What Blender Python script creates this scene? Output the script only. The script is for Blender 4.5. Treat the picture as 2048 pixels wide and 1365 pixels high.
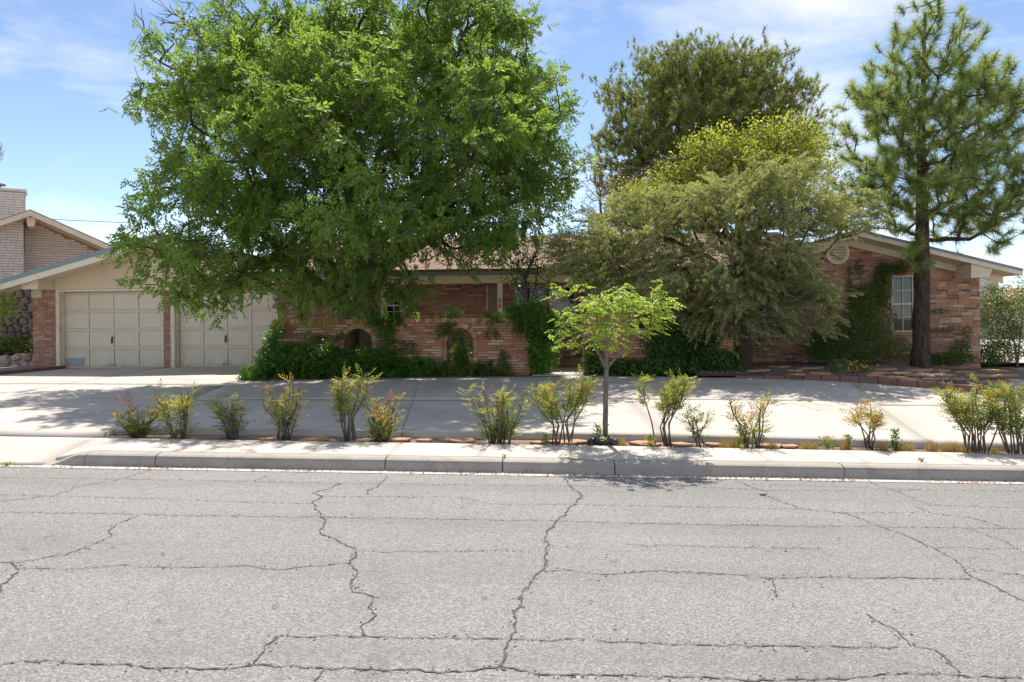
import bpy, bmesh, math, random
import numpy as np
from mathutils import Matrix, Vector

for o in list(bpy.data.objects):
    bpy.data.objects.remove(o)
S = bpy.context.scene
C = S.collection
R = math.radians
random.seed(7)
rng = np.random.default_rng(7)

# ------------------------------------------------------------------ camera
FPX, PX, PY = 1500.0, 1024.0, 642.0          # focal length and optical axis in photo pixels
YAW, ROLL, CAMZ = math.atan(0.034), 0.011, 1.62
F_ = Vector((-math.sin(YAW), math.cos(YAW), 0))
R0 = Vector((math.cos(YAW), math.sin(YAW), 0))
U0 = Vector((0, 0, 1))
R_ = R0 * math.cos(ROLL) - U0 * math.sin(ROLL)
U_ = U0 * math.cos(ROLL) + R0 * math.sin(ROLL)
cd = bpy.data.cameras.new('camera')
cam = bpy.data.objects.new('camera', cd)
C.objects.link(cam)
cam.matrix_world = Matrix(((R_.x, U_.x, -F_.x, 0), (R_.y, U_.y, -F_.y, 0), (R_.z, U_.z, -F_.z, CAMZ), (0, 0, 0, 1)))
cd.sensor_width = 36
cd.lens = 36 * FPX / 2048
cd.shift_y = -(682.5 - PY) / 2048
cd.clip_start = 0.05
cd.clip_end = 3000
S.camera = cam

# ------------------------------------------------------------------ sky, sun, exposure
SUN_EL, SUN_SIDE = R(55), -0.05
w = bpy.data.worlds.new('World')
S.world = w
w.use_nodes = True
nt = w.node_tree
nt.nodes.clear()


def N(t, typ, loc=(0, 0), **kw):
    n = t.nodes.new(typ)
    for k, v in kw.items():
        if k.startswith('i_'):
            n.inputs[k[2:].replace('_', ' ')].default_value = v
        else:
            setattr(n, k, v)
    return n


out = N(nt, 'ShaderNodeOutputWorld')
bg = N(nt, 'ShaderNodeBackground')
bg.inputs['Strength'].default_value = 0.11
sky = N(nt, 'ShaderNodeTexSky', sky_type='NISHITA')
sky.sun_disc = False
sky.sun_elevation = SUN_EL
sky.sun_rotation = R(-3)
sky.altitude = 1300
sky.air_density = 0.75
sky.dust_density = 0.0
sky.ozone_density = 1.0
tc = N(nt, 'ShaderNodeTexCoord')
sep = N(nt, 'ShaderNodeSeparateXYZ')
nt.links.new(tc.outputs['Generated'], sep.inputs[0])
zz = N(nt, 'ShaderNodeMath', operation='MAXIMUM')
zz.inputs[1].default_value = 0.0
nt.links.new(sep.outputs[2], zz.inputs[0])
za = N(nt, 'ShaderNodeMath', operation='ADD')
za.inputs[1].default_value = 0.12
nt.links.new(zz.outputs[0], za.inputs[0])
dx = N(nt, 'ShaderNodeMath', operation='DIVIDE')
dy = N(nt, 'ShaderNodeMath', operation='DIVIDE')
nt.links.new(sep.outputs[0], dx.inputs[0]); nt.links.new(za.outputs[0], dx.inputs[1])
nt.links.new(sep.outputs[1], dy.inputs[0]); nt.links.new(za.outputs[0], dy.inputs[1])
cmb = N(nt, 'ShaderNodeCombineXYZ')
nt.links.new(dx.outputs[0], cmb.inputs[0]); nt.links.new(dy.outputs[0], cmb.inputs[1])
mp = N(nt, 'ShaderNodeMapping')
mp.inputs['Location'].default_value = (5.3, 2.2, 0)
mp.inputs['Scale'].default_value = (1.15, 1.0, 1)
nt.links.new(cmb.outputs[0], mp.inputs[0])
n1 = N(nt, 'ShaderNodeTexNoise', i_Scale=0.75, i_Detail=9.0, i_Roughness=0.62, i_Distortion=0.5)
nt.links.new(mp.outputs[0], n1.inputs['Vector'])
cr = N(nt, 'ShaderNodeValToRGB')
cr.color_ramp.elements[0].position = 0.43
cr.color_ramp.elements[1].position = 0.72
nt.links.new(n1.outputs[0], cr.inputs[0])
cm = N(nt, 'ShaderNodeMath', operation='MULTIPLY')
cm.inputs[1].default_value = 0.75
nt.links.new(cr.outputs[0], cm.inputs[0])
mix = N(nt, 'ShaderNodeMix', data_type='RGBA')
mix.inputs['B'].default_value = (6.6, 6.6, 6.7, 1)
nt.links.new(cm.outputs[0], mix.inputs['Factor'])
nt.links.new(sky.outputs[0], mix.inputs['A'])
nt.links.new(mix.outputs['Result'], bg.inputs['Color'])
nt.links.new(bg.outputs[0], out.inputs[0])

sd = bpy.data.lights.new('sun', 'SUN')
sd.energy = 3.9
sd.angle = R(0.55)
sd.color = (1.0, 0.97, 0.925)
sun = bpy.data.objects.new('sun', sd)
C.objects.link(sun)
to_sun = Vector((SUN_SIDE, math.cos(SUN_EL), math.sin(SUN_EL))).normalized()
sun.rotation_euler = to_sun.to_track_quat('Z', 'Y').to_euler()
sun.location = (0, 40, 60)
S.view_settings.view_transform = 'Standard'
S.view_settings.look = 'None'
S.view_settings.gamma = 1
S.view_settings.exposure = 0.90
S.view_settings.use_white_balance = True
S.view_settings.white_balance_temperature = 6950


# ------------------------------------------------------------------ helpers
def at(px, py, Y):
    """point in the place, at street depth Y, seen at this spot of the photograph"""
    a, b = (px - PX) / FPX, (PY - py) / FPX
    d = F_ + R_ * a + U_ * b
    t = Y / d.y
    return Vector((d.x * t, d.y * t, CAMZ + d.z * t))


def sstep(e0, e1, x):
    t = np.clip((x - e0) / (e1 - e0), 0, 1)
    return t * t * (3 - 2 * t)


GR = 0.021


def zroad(x):
    return -GR * np.clip(x, -22, 22)


def zwalk(x, y):
    """pavement, and left of the kerb the apron that runs down to the road"""
    k = sstep(-5.35, -4.95, x)
    ramp = 0.008 + 0.142 * np.clip((y - 7.86) / 1.0, 0, 1)
    flat = 0.128 + 0.024 * np.clip((y - 8.0) / 0.87, 0, 1)
    return zroad(x) + ramp * (1 - k) + flat * k


def zg(x, y):
    """drive and yard surface"""
    t = sstep(8.9, 16.5, y) * 0.75 + 0.25 * np.clip((y - 8.9) / 7.6, 0, 1)
    return (1 - t) * (zroad(x) + 0.165 + 0.03 * sstep(-5.6, -4.9, x)) + t * 0.44


def ground_at(px, py, zf=zg, off=0.0):
    lo, hi = 2.0, 40.0
    for _ in range(50):
        m = (lo + hi) / 2
        p = at(px, py, m)
        if p.z > zf(p.x, p.y) + off:
            lo = m
        else:
            hi = m
    return at(px, py, lo)


def link(o, parent=None, loc=None):
    C.objects.link(o)
    if parent is not None:
        o.parent = parent
        o.matrix_parent_inverse = Matrix.Translation(-wloc(parent))
    return o


def wloc(o):
    v = Vector(o.location)
    return v


def tag(o, label=None, cat=None, group=None, kind=None):
    if label: o['label'] = label
    if cat: o['category'] = cat
    if group: o['group'] = group
    if kind: o['kind'] = kind
    return o


def thing(name, loc, label, cat, group=None):
    e = bpy.data.objects.new(name, None)
    e.empty_display_size = 0.2
    e.location = loc
    C.objects.link(e)
    return tag(e, label, cat, group)


class MB:
    def __init__(s):
        s.v, s.f = [], []

    def box(s, a, b):
        i = len(s.v)
        (x0, y0, z0), (x1, y1, z1) = a, b
        s.v += [(x0, y0, z0), (x1, y0, z0), (x1, y1, z0), (x0, y1, z0), (x0, y0, z1), (x1, y0, z1), (x1, y1, z1), (x0, y1, z1)]
        s.f += [tuple(i + k for k in q) for q in ((3, 2, 1, 0), (4, 5, 6, 7), (0, 1, 5, 4), (1, 2, 6, 5), (2, 3, 7, 6), (3, 0, 4, 7))]
        return s

    def prism(s, ring, off):
        """closed ring of points pushed along the vector off"""
        i, n = len(s.v), len(ring)
        o = Vector(off)
        s.v += [tuple(p) for p in ring] + [tuple(Vector(p) + o) for p in ring]
        s.f += [tuple(range(i, i + n)), tuple(range(i + 2 * n - 1, i + n - 1, -1))]
        s.f += [(i + k, i + n + k, i + n + (k + 1) % n, i + (k + 1) % n) for k in range(n)]
        return s

    def tube(s, pts, rad, n=7, cap=True):
        pts = [Vector(p) for p in pts]
        if not hasattr(rad, '__len__'): rad = [rad] * len(pts)
        i = len(s.v)
        prev = Vector((0.3, 1, 0.2)).normalized()
        for k, p in enumerate(pts):
            d = (pts[min(k + 1, len(pts) - 1)] - pts[max(k - 1, 0)]).normalized()
            u = prev - d * prev.dot(d)
            if u.length < 1e-4: u = d.orthogonal()
            u.normalize(); v = d.cross(u); prev = u
            for j in range(n):
                a = 2 * math.pi * j / n
                s.v.append(tuple(p + (u * math.cos(a) + v * math.sin(a)) * rad[k]))
        for k in range(len(pts) - 1):
            for j in range(n):
                a, b = i + k * n + j, i + k * n + (j + 1) % n
                s.f.append((a, b, b + n, a + n))
        if cap:
            s.f.append(tuple(range(i + n - 1, i - 1, -1)))
            e = i + (len(pts) - 1) * n
            s.f.append(tuple(range(e, e + n)))
        return s

    def build(s, name, mat, parent=None, kind=None, smooth=False):
        me = bpy.data.meshes.new(name)
        me.from_pydata(s.v, [], s.f)
        bm = bmesh.new(); bm.from_mesh(me)
        bmesh.ops.recalc_face_normals(bm, faces=bm.faces)
        bm.to_mesh(me); bm.free()
        me.materials.append(mat)
        if smooth:
            me.polygons.foreach_set('use_smooth', [True] * len(me.polygons))
        o = bpy.data.objects.new(name, me)
        link(o, parent)
        if kind: o['kind'] = kind
        return o


def np_mesh(name, verts, faces, mat, parent=None, tint=None, smooth=False):
    """verts (n,3), faces (m,k) with one k"""
    verts = np.asarray(verts, dtype=np.float32); faces = np.asarray(faces, dtype=np.int32)
    me = bpy.data.meshes.new(name)
    m, k = faces.shape
    me.vertices.add(len(verts)); me.vertices.foreach_set('co', verts.ravel())
    me.loops.add(m * k); me.loops.foreach_set('vertex_index', faces.ravel())
    me.polygons.add(m)
    me.polygons.foreach_set('loop_start', np.arange(m, dtype=np.int32) * k)
    me.polygons.foreach_set('loop_total', np.full(m, k, dtype=np.int32))
    if smooth: me.polygons.foreach_set('use_smooth', np.ones(m, dtype=bool))
    if tint is not None:
        at_ = me.attributes.new('tint', 'FLOAT', 'FACE')
        at_.data.foreach_set('value', np.asarray(tint, dtype=np.float32))
    me.update(); me.validate()
    me.materials.append(mat)
    o = bpy.data.objects.new(name, me)
    return link(o, parent)


def unit(v):
    return v / np.maximum(np.linalg.norm(v, axis=-1, keepdims=True), 1e-6)


def leaves(name, c, d, n, L, W, tint, mat, parent=None, fold=0.18, tri=False):
    """one small folded blade per row: base c, direction d, normal n"""
    d = unit(d); s = unit(np.cross(d, n)); n = np.cross(s, d)
    L = np.broadcast_to(L, len(c))[:, None]; W = np.broadcast_to(W, len(c))[:, None]
    m = len(c)
    if tri:
        v = np.stack([c - s * W / 2, c + s * W / 2, c + d * L], 1).reshape(-1, 3)
        f = np.arange(m * 3).reshape(m, 3)
    else:
        mid = c + d * L * 0.45 + n * W * fold
        v = np.stack([c, mid + s * W / 2, c + d * L - n * L * 0.06, mid - s * W / 2], 1).reshape(-1, 3)
        f = np.arange(m * 4).reshape(m, 4)
    return np_mesh(name, v, f, mat, parent, tint)


def compound(c, d, n, Lr, pairs, Ll, Wl, droop=0.25):
    """pinnate leaves: rachis rows c,d,n -> leaflet rows"""
    d = unit(d); s = unit(np.cross(d, n)); n = np.cross(s, d)
    Lr = np.broadcast_to(Lr, len(c))[:, None]
    cs, ds, ns, ls, ids = [], [], [], [], []
    idx = np.arange(len(c))
    for k in range(pairs):
        t = (k + 0.8) / (pairs + 0.3)
        p = c + d * Lr * t
        p = p - np.array([0, 0, 1.0]) * Lr * droop * t * t
        for sg in (-1, 1):
            dd = d * 0.65 + s * sg * 0.75 - n * 0.05 + rng.normal(0, .12, c.shape) - np.array([0, 0, droop * 0.9])
            cs.append(p); ds.append(dd); ns.append(n + rng.normal(0, .3, c.shape)); ls.append(np.full(len(c), Ll * (1 - 0.25 * t))); ids.append(idx)
    cs.append(c + d * Lr - np.array([0, 0, 1.0]) * Lr * droop); ds.append(d - np.array([0, 0, droop])); ns.append(n); ls.append(np.full(len(c), Ll)); ids.append(idx)
    ls = np.concatenate(ls)
    return np.concatenate(cs), np.concatenate(ds), np.concatenate(ns), ls, ls * (Wl / Ll), np.concatenate(ids)


def rdir(n, zb=0.0):
    v = rng.normal(0, 1, (n, 3)); v[:, 2] += zb
    return unit(v)


def lobe_points(lobes, n, shell=0.45, zmin=None):
    """points in ellipsoids (px, py, Y, rx px, ry px, depth radius m[, weight])"""
    vol = np.array([(l[3] * l[4] * l[5] * (l[6] if len(l) > 6 else 1)) ** 0.85 for l in lobes])
    cnt = rng.multinomial(n, vol / vol.sum())
    pts = []
    for l, k in zip(lobes, cnt):
        c = np.array(at(l[0], l[1], l[2])); s = l[2] / FPX
        u = rdir(k) * (rng.random((k, 1)) ** shell)
        pts.append(c + u * np.array([l[3] * s, l[5], l[4] * s]))
    p = np.concatenate(pts)
    if zmin is not None: p = p[p[:, 2] > zmin]
    return p


def pads(lobes, n, per, spread, shell=.4, mind=.6):
    """leaf pads: clusters of points with gaps between them -> points, pad index"""
    cand = lobe_points(lobes, n * 5, shell)
    rng.shuffle(cand)
    keep = []
    for p in cand:
        if not keep or np.min(np.linalg.norm(np.array(keep) - p, axis=1)) > mind: keep.append(p)
        if len(keep) >= n: break
    keep = np.array(keep)
    idx = np.repeat(np.arange(len(keep)), per)
    sc = rng.uniform(.7, 1.3, (len(keep), 1))[idx]
    return keep[idx] + rng.normal(0, 1, (len(idx), 3)) * np.array(spread) * sc, idx


def grow(seeds, parents, pts, bf=0.4):
    """join the points to the seed stems: short links, short ways to the root"""
    P = np.array([list(s) for s in seeds] + [list(p) for p in pts], dtype=float)
    ns, n = len(seeds), len(P)
    par = np.full(n, -1); plen = np.zeros(n)
    for i in range(ns):
        par[i] = parents[i]
        if parents[i] >= 0: plen[i] = plen[parents[i]] + np.linalg.norm(P[i] - P[parents[i]])
    Q = P[ns:]
    best = np.full(len(Q), 1e9); bi = np.zeros(len(Q), int)
    for i in range(ns):
        c = np.linalg.norm(Q - P[i], axis=1) + bf * plen[i]
        m = c < best; best[m] = c[m]; bi[m] = i
    done = np.zeros(len(Q), bool)
    order = list(range(ns))
    for _ in range(len(Q)):
        j = int(np.argmin(np.where(done, 1e9, best)))
        done[j] = True; i = ns + j
        par[i] = bi[j]; plen[i] = plen[bi[j]] + np.linalg.norm(P[i] - P[bi[j]])
        order.append(i)
        c = np.linalg.norm(Q - P[i], axis=1) + bf * plen[i]
        m = (c < best) & ~done; best[m] = c[m]; bi[m] = i
    cnt = np.ones(n)
    for i in reversed(order):
        if par[i] >= 0: cnt[par[i]] += cnt[i]
    return P, par, cnt


def branches(name, P, par, cnt, r0, pw, mat, parent, rmax=1.0, sides=5, skip=0):
    idx = np.array([i for i in range(len(P)) if par[i] >= 0 and i >= skip])
    a, b = P[par[idx]], P[idx]
    ra = np.minimum(r0 * cnt[idx] ** pw * 1.1, rmax); rb = np.minimum(r0 * cnt[idx] ** pw, rmax) * 0.85
    d = unit(b - a)
    ln = np.linalg.norm(b - a, axis=1)[:, None]
    mid = (a + b) / 2 + rng.normal(0, 0.06, a.shape) * ln
    up = np.where(np.abs(d[:, 2:3]) > 0.9, np.array([[1.0, 0, 0]]), np.array([[0, 0, 1.0]]))
    u = unit(np.cross(d, up)); v = np.cross(d, u)
    rings = []
    for p, r in ((a, ra), (mid, (ra + rb) / 2), (b + d * 0.01, rb)):
        for k in range(sides):
            t = 2 * math.pi * k / sides
            rings.append(p + (u * math.cos(t) + v * math.sin(t)) * r[:, None])
    V = np.stack(rings, 1).reshape(-1, 3)
    m = len(idx); base = np.arange(m)[:, None] * (3 * sides)
    F = []
    for h in (0, 1):
        for k in range(sides):
            k2 = (k + 1) % sides
            F.append(base + np.array([[h * sides + k, h * sides + k2, (h + 1) * sides + k2, (h + 1) * sides + k]]))
    F = np.stack(F, 1).reshape(-1, 4)
    return np_mesh(name, V, F, mat, parent, smooth=True)


# ------------------------------------------------------------------ materials
def newmat(name):
    m = bpy.data.materials.new(name); m.use_nodes = True
    t = m.node_tree; t.nodes.clear()
    o = N(t, 'ShaderNodeOutputMaterial'); p = N(t, 'ShaderNodeBsdfPrincipled')
    t.links.new(p.outputs[0], o.inputs[0])
    return m, t, p, o


def ramp(t, fac, cols, interp='LINEAR'):
    r = N(t, 'ShaderNodeValToRGB'); e = r.color_ramp.elements
    r.color_ramp.interpolation = interp
    for i, (pos, c) in enumerate(cols):
        el = e[i] if i < 2 else e.new(pos)
        el.position = pos; el.color = (*c, 1)
    t.links.new(fac, r.inputs[0])
    return r.outputs[0]


def noise(t, vec, scale, detail=4.0, rough=0.55, dist=0.0):
    n = N(t, 'ShaderNodeTexNoise', i_Scale=scale, i_Detail=detail, i_Roughness=rough, i_Distortion=dist)
    t.links.new(vec, n.inputs['Vector'])
    return n.outputs[0]


def mixc(t, fac, a, b, mode='MIX'):
    m = N(t, 'ShaderNodeMix', data_type='RGBA', blend_type=mode)
    for s, v in (('Factor', fac), ('A', a), ('B', b)):
        if hasattr(v, 'is_linked'): t.links.new(v, m.inputs[s])
        else: m.inputs[s].default_value = v if s == 'Factor' else (*v, 1)
    return m.outputs['Result']


def bump(t, p, h, strength, dist=0.02):
    b = N(t, 'ShaderNodeBump'); b.inputs['Strength'].default_value = strength; b.inputs['Distance'].default_value = dist
    t.links.new(h, b.inputs['Height']); t.links.new(b.outputs[0], p.inputs['Normal'])


def surf(name, c1, c2, scale=3.0, rough=0.85, fine=60.0, fstr=0.25, bstr=0.2, bdist=0.01, stain=None, spec=0.3, stretch=(1, 1, 1)):
    m, t, p, o = newmat(name)
    g = N(t, 'ShaderNodeNewGeometry').outputs['Position']
    mp_ = N(t, 'ShaderNodeMapping'); mp_.inputs['Scale'].default_value = stretch
    t.links.new(g, mp_.inputs[0]); g = mp_.outputs[0]
    a = ramp(t, noise(t, g, scale, 6, 0.6), [(0.3, c1), (0.7, c2)])
    f = noise(t, g, fine, 3, 0.6)
    a = mixc(t, fstr, a, ramp(t, f, [(0.3, tuple(x * 0.45 for x in c1)), (0.7, tuple(min(1, x * 1.5) for x in c2))]))
    if stain:
        col, sc, amt = stain
        a = mixc(t, ramp(t, noise(t, g, sc, 6, 0.65, 0.6), [(0.5, (0, 0, 0)), (0.72, (amt,) * 3)]), a, col)
    t.links.new(a, p.inputs['Base Color'])
    p.inputs['Roughness'].default_value = rough
    p.inputs['Specular IOR Level'].default_value = spec
    if bstr: bump(t, p, f, bstr, bdist)
    return m


def brick_mat(name, cols, smear=(0.62, 0.46, 0.36), amt=0.6, sc=9.0, grain=0.22):
    m, t, p, o = newmat(name)
    oi = N(t, 'ShaderNodeObjectInfo').outputs['Random']
    geo = N(t, 'ShaderNodeNewGeometry')
    ad = N(t, 'ShaderNodeMath', operation='MULTIPLY_ADD'); ad.inputs[1].default_value = 17.31
    t.links.new(oi, ad.inputs[0]); t.links.new(geo.outputs['Random Per Island'], ad.inputs[2])
    fr = N(t, 'ShaderNodeMath', operation='FRACT'); t.links.new(ad.outputs[0], fr.inputs[0])
    k = len(cols)
    a = ramp(t, fr.outputs[0], [(i / k, c) for i, c in enumerate(cols)], 'CONSTANT')
    g = geo.outputs['Position']
    a = mixc(t, ramp(t, noise(t, g, sc, 6, 0.7, 0.8), [(0.5, (0, 0, 0)), (0.68, (amt,) * 3)]), a, smear)
    f = noise(t, g, 55, 4, 0.65)
    a = mixc(t, grain, a, ramp(t, f, [(0.3, (0.10, 0.05, 0.035)), (0.7, (0.72, 0.46, 0.32))]))
    t.links.new(a, p.inputs['Base Color']); p.inputs['Roughness'].default_value = 0.9
    p.inputs['Specular IOR Level'].default_value = 0.2
    bump(t, p, f, 0.5, 0.008)
    return m


def leaf_mat(name, cols, trans=0.4, rough=0.5, tgain=1.6, spec=0.35):
    m, t, p, o = newmat(name)
    a = N(t, 'ShaderNodeAttribute', attribute_name='tint')
    c = ramp(t, a.outputs['Fac'], cols)
    t.links.new(c, p.inputs['Base Color']); p.inputs['Roughness'].default_value = rough
    p.inputs['Specular IOR Level'].default_value = spec
    tr = N(t, 'ShaderNodeBsdfTranslucent')
    t.links.new(mixc(t, 1.0, c, (tgain, tgain, tgain * 0.55), 'MULTIPLY'), tr.inputs[0])
    ms = N(t, 'ShaderNodeMixShader'); ms.inputs[0].default_value = trans
    t.links.new(p.outputs[0], ms.inputs[1]); t.links.new(tr.outputs[0], ms.inputs[2])
    t.links.new(ms.outputs[0], o.inputs[0])
    return m


def bark_mat(name, c1, c2, scale=14):
    m, t, p, o = newmat(name)
    g = N(t, 'ShaderNodeNewGeometry').outputs['Position']
    mp_ = N(t, 'ShaderNodeMapping'); mp_.inputs['Scale'].default_value = (1, 1, 0.25)
    t.links.new(g, mp_.inputs[0])
    f = noise(t, mp_.outputs[0], scale, 6, 0.7, 0.6)
    t.links.new(ramp(t, f, [(0.35, c1), (0.65, c2)]), p.inputs['Base Color'])
    p.inputs['Roughness'].default_value = 0.95; p.inputs['Specular IOR Level'].default_value = 0.15
    bump(t, p, f, 0.9, 0.03)
    return m


def asphalt_mat():
    m, t, p, o = newmat('worn_asphalt')
    g = N(t, 'ShaderNodeNewGeometry').outputs['Position']
    v = N(t, 'ShaderNodeTexVoronoi', i_Scale=85.0); t.links.new(g, v.inputs['Vector'])
    chip = ramp(t, v.outputs['Color'], [(0.1, (0.044, 0.042, 0.041)), (0.3, (0.167, 0.161, 0.157)), (0.62, (0.299, 0.289, 0.277)), (0.9, (0.546, 0.528, 0.502))])
    v2 = N(t, 'ShaderNodeTexVoronoi', i_Scale=110.0); t.links.new(g, v2.inputs['Vector'])
    chip2 = ramp(t, v2.outputs['Color'], [(0.1, (0.053, 0.051, 0.049)), (0.5, (0.246, 0.238, 0.229)), (0.9, (0.510, 0.493, 0.475))])
    big = ramp(t, noise(t, g, 0.5, 5, 0.6), [(0.3, (0.198, 0.193, 0.187)), (0.7, (0.264, 0.254, 0.245))])
    a = mixc(t, 0.52, big, mixc(t, 0.45, chip, chip2))
    mp_ = N(t, 'ShaderNodeMapping'); mp_.inputs['Scale'].default_value = (0.1, 1.3, 1); t.links.new(g, mp_.inputs[0])
    a = mixc(t, ramp(t, noise(t, mp_.outputs[0], 1.0, 5, 0.6), [(0.46, (0, 0, 0)), (0.75, (0.5,) * 3)]), a, (0.150, 0.145, 0.141))
    blot = noise(t, g, 0.9, 7, 0.7, 1.0)
    a = mixc(t, ramp(t, blot, [(0.56, (0, 0, 0)), (0.75, (0.4,) * 3)]), a, (0.123, 0.120, 0.116))
    spots = noise(t, g, 7.0, 2, 0.5)
    a = mixc(t, ramp(t, spots, [(0.70, (0, 0, 0)), (0.76, (0.45,) * 3)]), a, (0.097, 0.093, 0.090))
    t.links.new(a, p.inputs['Base Color']); p.inputs['Roughness'].default_value = 0.9
    p.inputs['Specular IOR Level'].default_value = 0.25
    bump(t, p, v.outputs['Distance'], 0.7, 0.008)
    return m


M = {}
M['asphalt'] = asphalt_mat()
M['concrete'] = surf('concrete', (0.49, 0.44, 0.39), (0.56, 0.505, 0.455), 0.8, 0.9, 90, 0.22, 0.15, 0.004, ((0.36, 0.315, 0.275), 0.9, 0.75))
M['walk'] = surf('pavement_concrete', (0.51, 0.46, 0.41), (0.58, 0.525, 0.475), 1.2, 0.9, 110, 0.2, 0.15, 0.004, ((0.38, 0.335, 0.295), 1.3, 0.65))
M['kerb'] = surf('kerb_concrete', (0.33, 0.29, 0.245), (0.43, 0.385, 0.335), 1.5, 0.9, 60, 0.3, 0.3, 0.006, ((0.19, 0.165, 0.14), 2.2, 0.6))
M['crack'] = surf('crack_fill', (0.06, 0.054, 0.05), (0.13, 0.12, 0.11), 20, 1.0, 90, 0.3, 0)
M['soil'] = surf('dry_soil', (0.20, 0.14, 0.10), (0.29, 0.21, 0.155), 2.0, 1.0, 50, 0.4, 0.5, 0.02)
M['mulch'] = surf('dark_gravel', (0.15, 0.115, 0.10), (0.23, 0.18, 0.155), 4.0, 1.0, 70, 0.5, 0.7, 0.02)
M['pebble'] = surf('gravel_stones', (0.17, 0.13, 0.12), (0.36, 0.29, 0.26), 30, 0.9, 60, 0.2, 0)
M['flag'] = surf('red_flagstone', (0.40, 0.20, 0.12), (0.52, 0.32, 0.21), 2.5, 0.9, 40, 0.25, 0.3, 0.006)
M['edging'] = surf('edging_block', (0.20, 0.105, 0.085), (0.27, 0.15, 0.125), 3, 0.9, 70, 0.25, 0.2, 0.004)
M['mortar'] = surf('mortar', (0.19, 0.16, 0.14), (0.28, 0.24, 0.21), 6, 0.95, 60, 0.25, 0.3, 0.005)
M['dmortar'] = surf('dark_mortar', (0.33, 0.28, 0.245), (0.44, 0.385, 0.34), 6, 0.95, 60, 0.25, 0.3, 0.005)
M['brick_garden'] = brick_mat('orange_brick', [(0.64, 0.24, 0.095), (0.68, 0.31, 0.14), (0.52, 0.16, 0.065), (0.72, 0.42, 0.24), (0.66, 0.21, 0.08), (0.78, 0.55, 0.39), (0.60, 0.26, 0.12), (0.46, 0.14, 0.065)], (0.78, 0.60, 0.47), amt=0.3, sc=5)
M['brick_house'] = brick_mat('used_brick', [(0.54, 0.235, 0.115), (0.60, 0.33, 0.19), (0.37, 0.125, 0.07), (0.66, 0.43, 0.29), (0.50, 0.20, 0.10), (0.17, 0.075, 0.06), (0.60, 0.26, 0.12), (0.72, 0.53, 0.40), (0.52, 0.25, 0.14), (0.43, 0.15, 0.08)], (0.74, 0.58, 0.47), amt=0.4, sc=6)
M['brick_garage'] = brick_mat('red_brick', [(0.44, 0.165, 0.10), (0.49, 0.21, 0.13), (0.35, 0.12, 0.075), (0.54, 0.28, 0.19), (0.42, 0.15, 0.09), (0.60, 0.40, 0.30), (0.47, 0.18, 0.11)], (0.68, 0.52, 0.43), amt=0.5, sc=7)
M['brick_pale'] = brick_mat('pale_block', [(0.70, 0.66, 0.61), (0.74, 0.70, 0.65), (0.67, 0.63, 0.58), (0.72, 0.68, 0.62)], (0.77, 0.73, 0.68), 0.3, grain=0.03)
M['cream'] = surf('cream_paint', (0.73, 0.62, 0.45), (0.77, 0.66, 0.49), 0.8, 0.6, 120, 0.06, 0.05, 0.002, ((0.66, 0.55, 0.39), 1.5, 0.35))
M['cream_door'] = surf('cream_door_paint', (0.76, 0.68, 0.54), (0.80, 0.72, 0.58), 0.9, 0.55, 140, 0.05, 0.04, 0.002, ((0.68, 0.59, 0.46), 2.2, 0.35))
M['trim'] = surf('cream_trim', (0.80, 0.71, 0.56), (0.83, 0.74, 0.60), 1.5, 0.55, 120, 0.08, 0.05, 0.002, ((0.45, 0.38, 0.28), 3.0, 0.5))
M['edge_blue'] = surf('blue_grey_metal', (0.20, 0.27, 0.29), (0.27, 0.34, 0.355), 3, 0.5, 80, 0.15, 0)
M['shingle'] = brick_mat('shingle', [(0.413, 0.281, 0.231), (0.463, 0.325, 0.269), (0.362, 0.244, 0.200), (0.500, 0.362, 0.300), (0.438, 0.294, 0.237)], (0.525, 0.388, 0.325), 0.3)
M['roof_deck'] = surf('roof_felt', (0.16, 0.11, 0.09), (0.20, 0.14, 0.115), 5, 0.95)
M['stone_grey'] = brick_mat('grey_stone', [(0.13, 0.115, 0.105), (0.17, 0.15, 0.135), (0.11, 0.10, 0.095), (0.20, 0.17, 0.15)], (0.24, 0.21, 0.19), 0.4)
M['stone_tan'] = brick_mat('tan_stone', [(0.36, 0.27, 0.20), (0.42, 0.33, 0.25), (0.30, 0.23, 0.18), (0.46, 0.37, 0.30)], (0.5, 0.42, 0.36), 0.4)
M['white'] = surf('white_frame', (0.62, 0.60, 0.56), (0.70, 0.68, 0.64), 3, 0.5, 90, 0.08, 0)
M['metal'] = surf('dull_metal', (0.10, 0.09, 0.085), (0.17, 0.155, 0.14), 20, 0.45)
M['vent_metal'] = surf('grey_vent', (0.33, 0.36, 0.40), (0.42, 0.45, 0.49), 15, 0.45, 90, 0.15, 0)
M['black'] = surf('black_paint', (0.012, 0.012, 0.013), (0.022, 0.022, 0.022), 15, 0.5, 60, 0.1, 0)
M['bag'] = surf('black_plastic', (0.012, 0.012, 0.014), (0.03, 0.03, 0.033), 8, 0.3, 30, 0.1, 0.6, 0.02, spec=0.6)
M['wood'] = surf('weathered_wood', (0.33, 0.285, 0.21), (0.42, 0.37, 0.28), 9, 0.8, 60, 0.3, 0.2, 0.004, stretch=(1, 1, 0.1))
M['teal'] = surf('teal_glaze', (0.05, 0.17, 0.16), (0.08, 0.24, 0.22), 9, 0.3, 60, 0.1, 0)
M['dark'] = surf('dark_room', (0.02, 0.018, 0.017), (0.035, 0.03, 0.028), 3, 0.9, 50, 0.1, 0)
t_ = M['cream_door'].node_tree
p_ = [n for n in t_.nodes if n.type == 'BSDF_PRINCIPLED'][0]
src = p_.inputs['Base Color'].links[0].from_socket
g_ = N(t_, 'ShaderNodeNewGeometry').outputs['Position']
sx_ = N(t_, 'ShaderNodeSeparateXYZ'); t_.links.new(g_, sx_.inputs[0])
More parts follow.
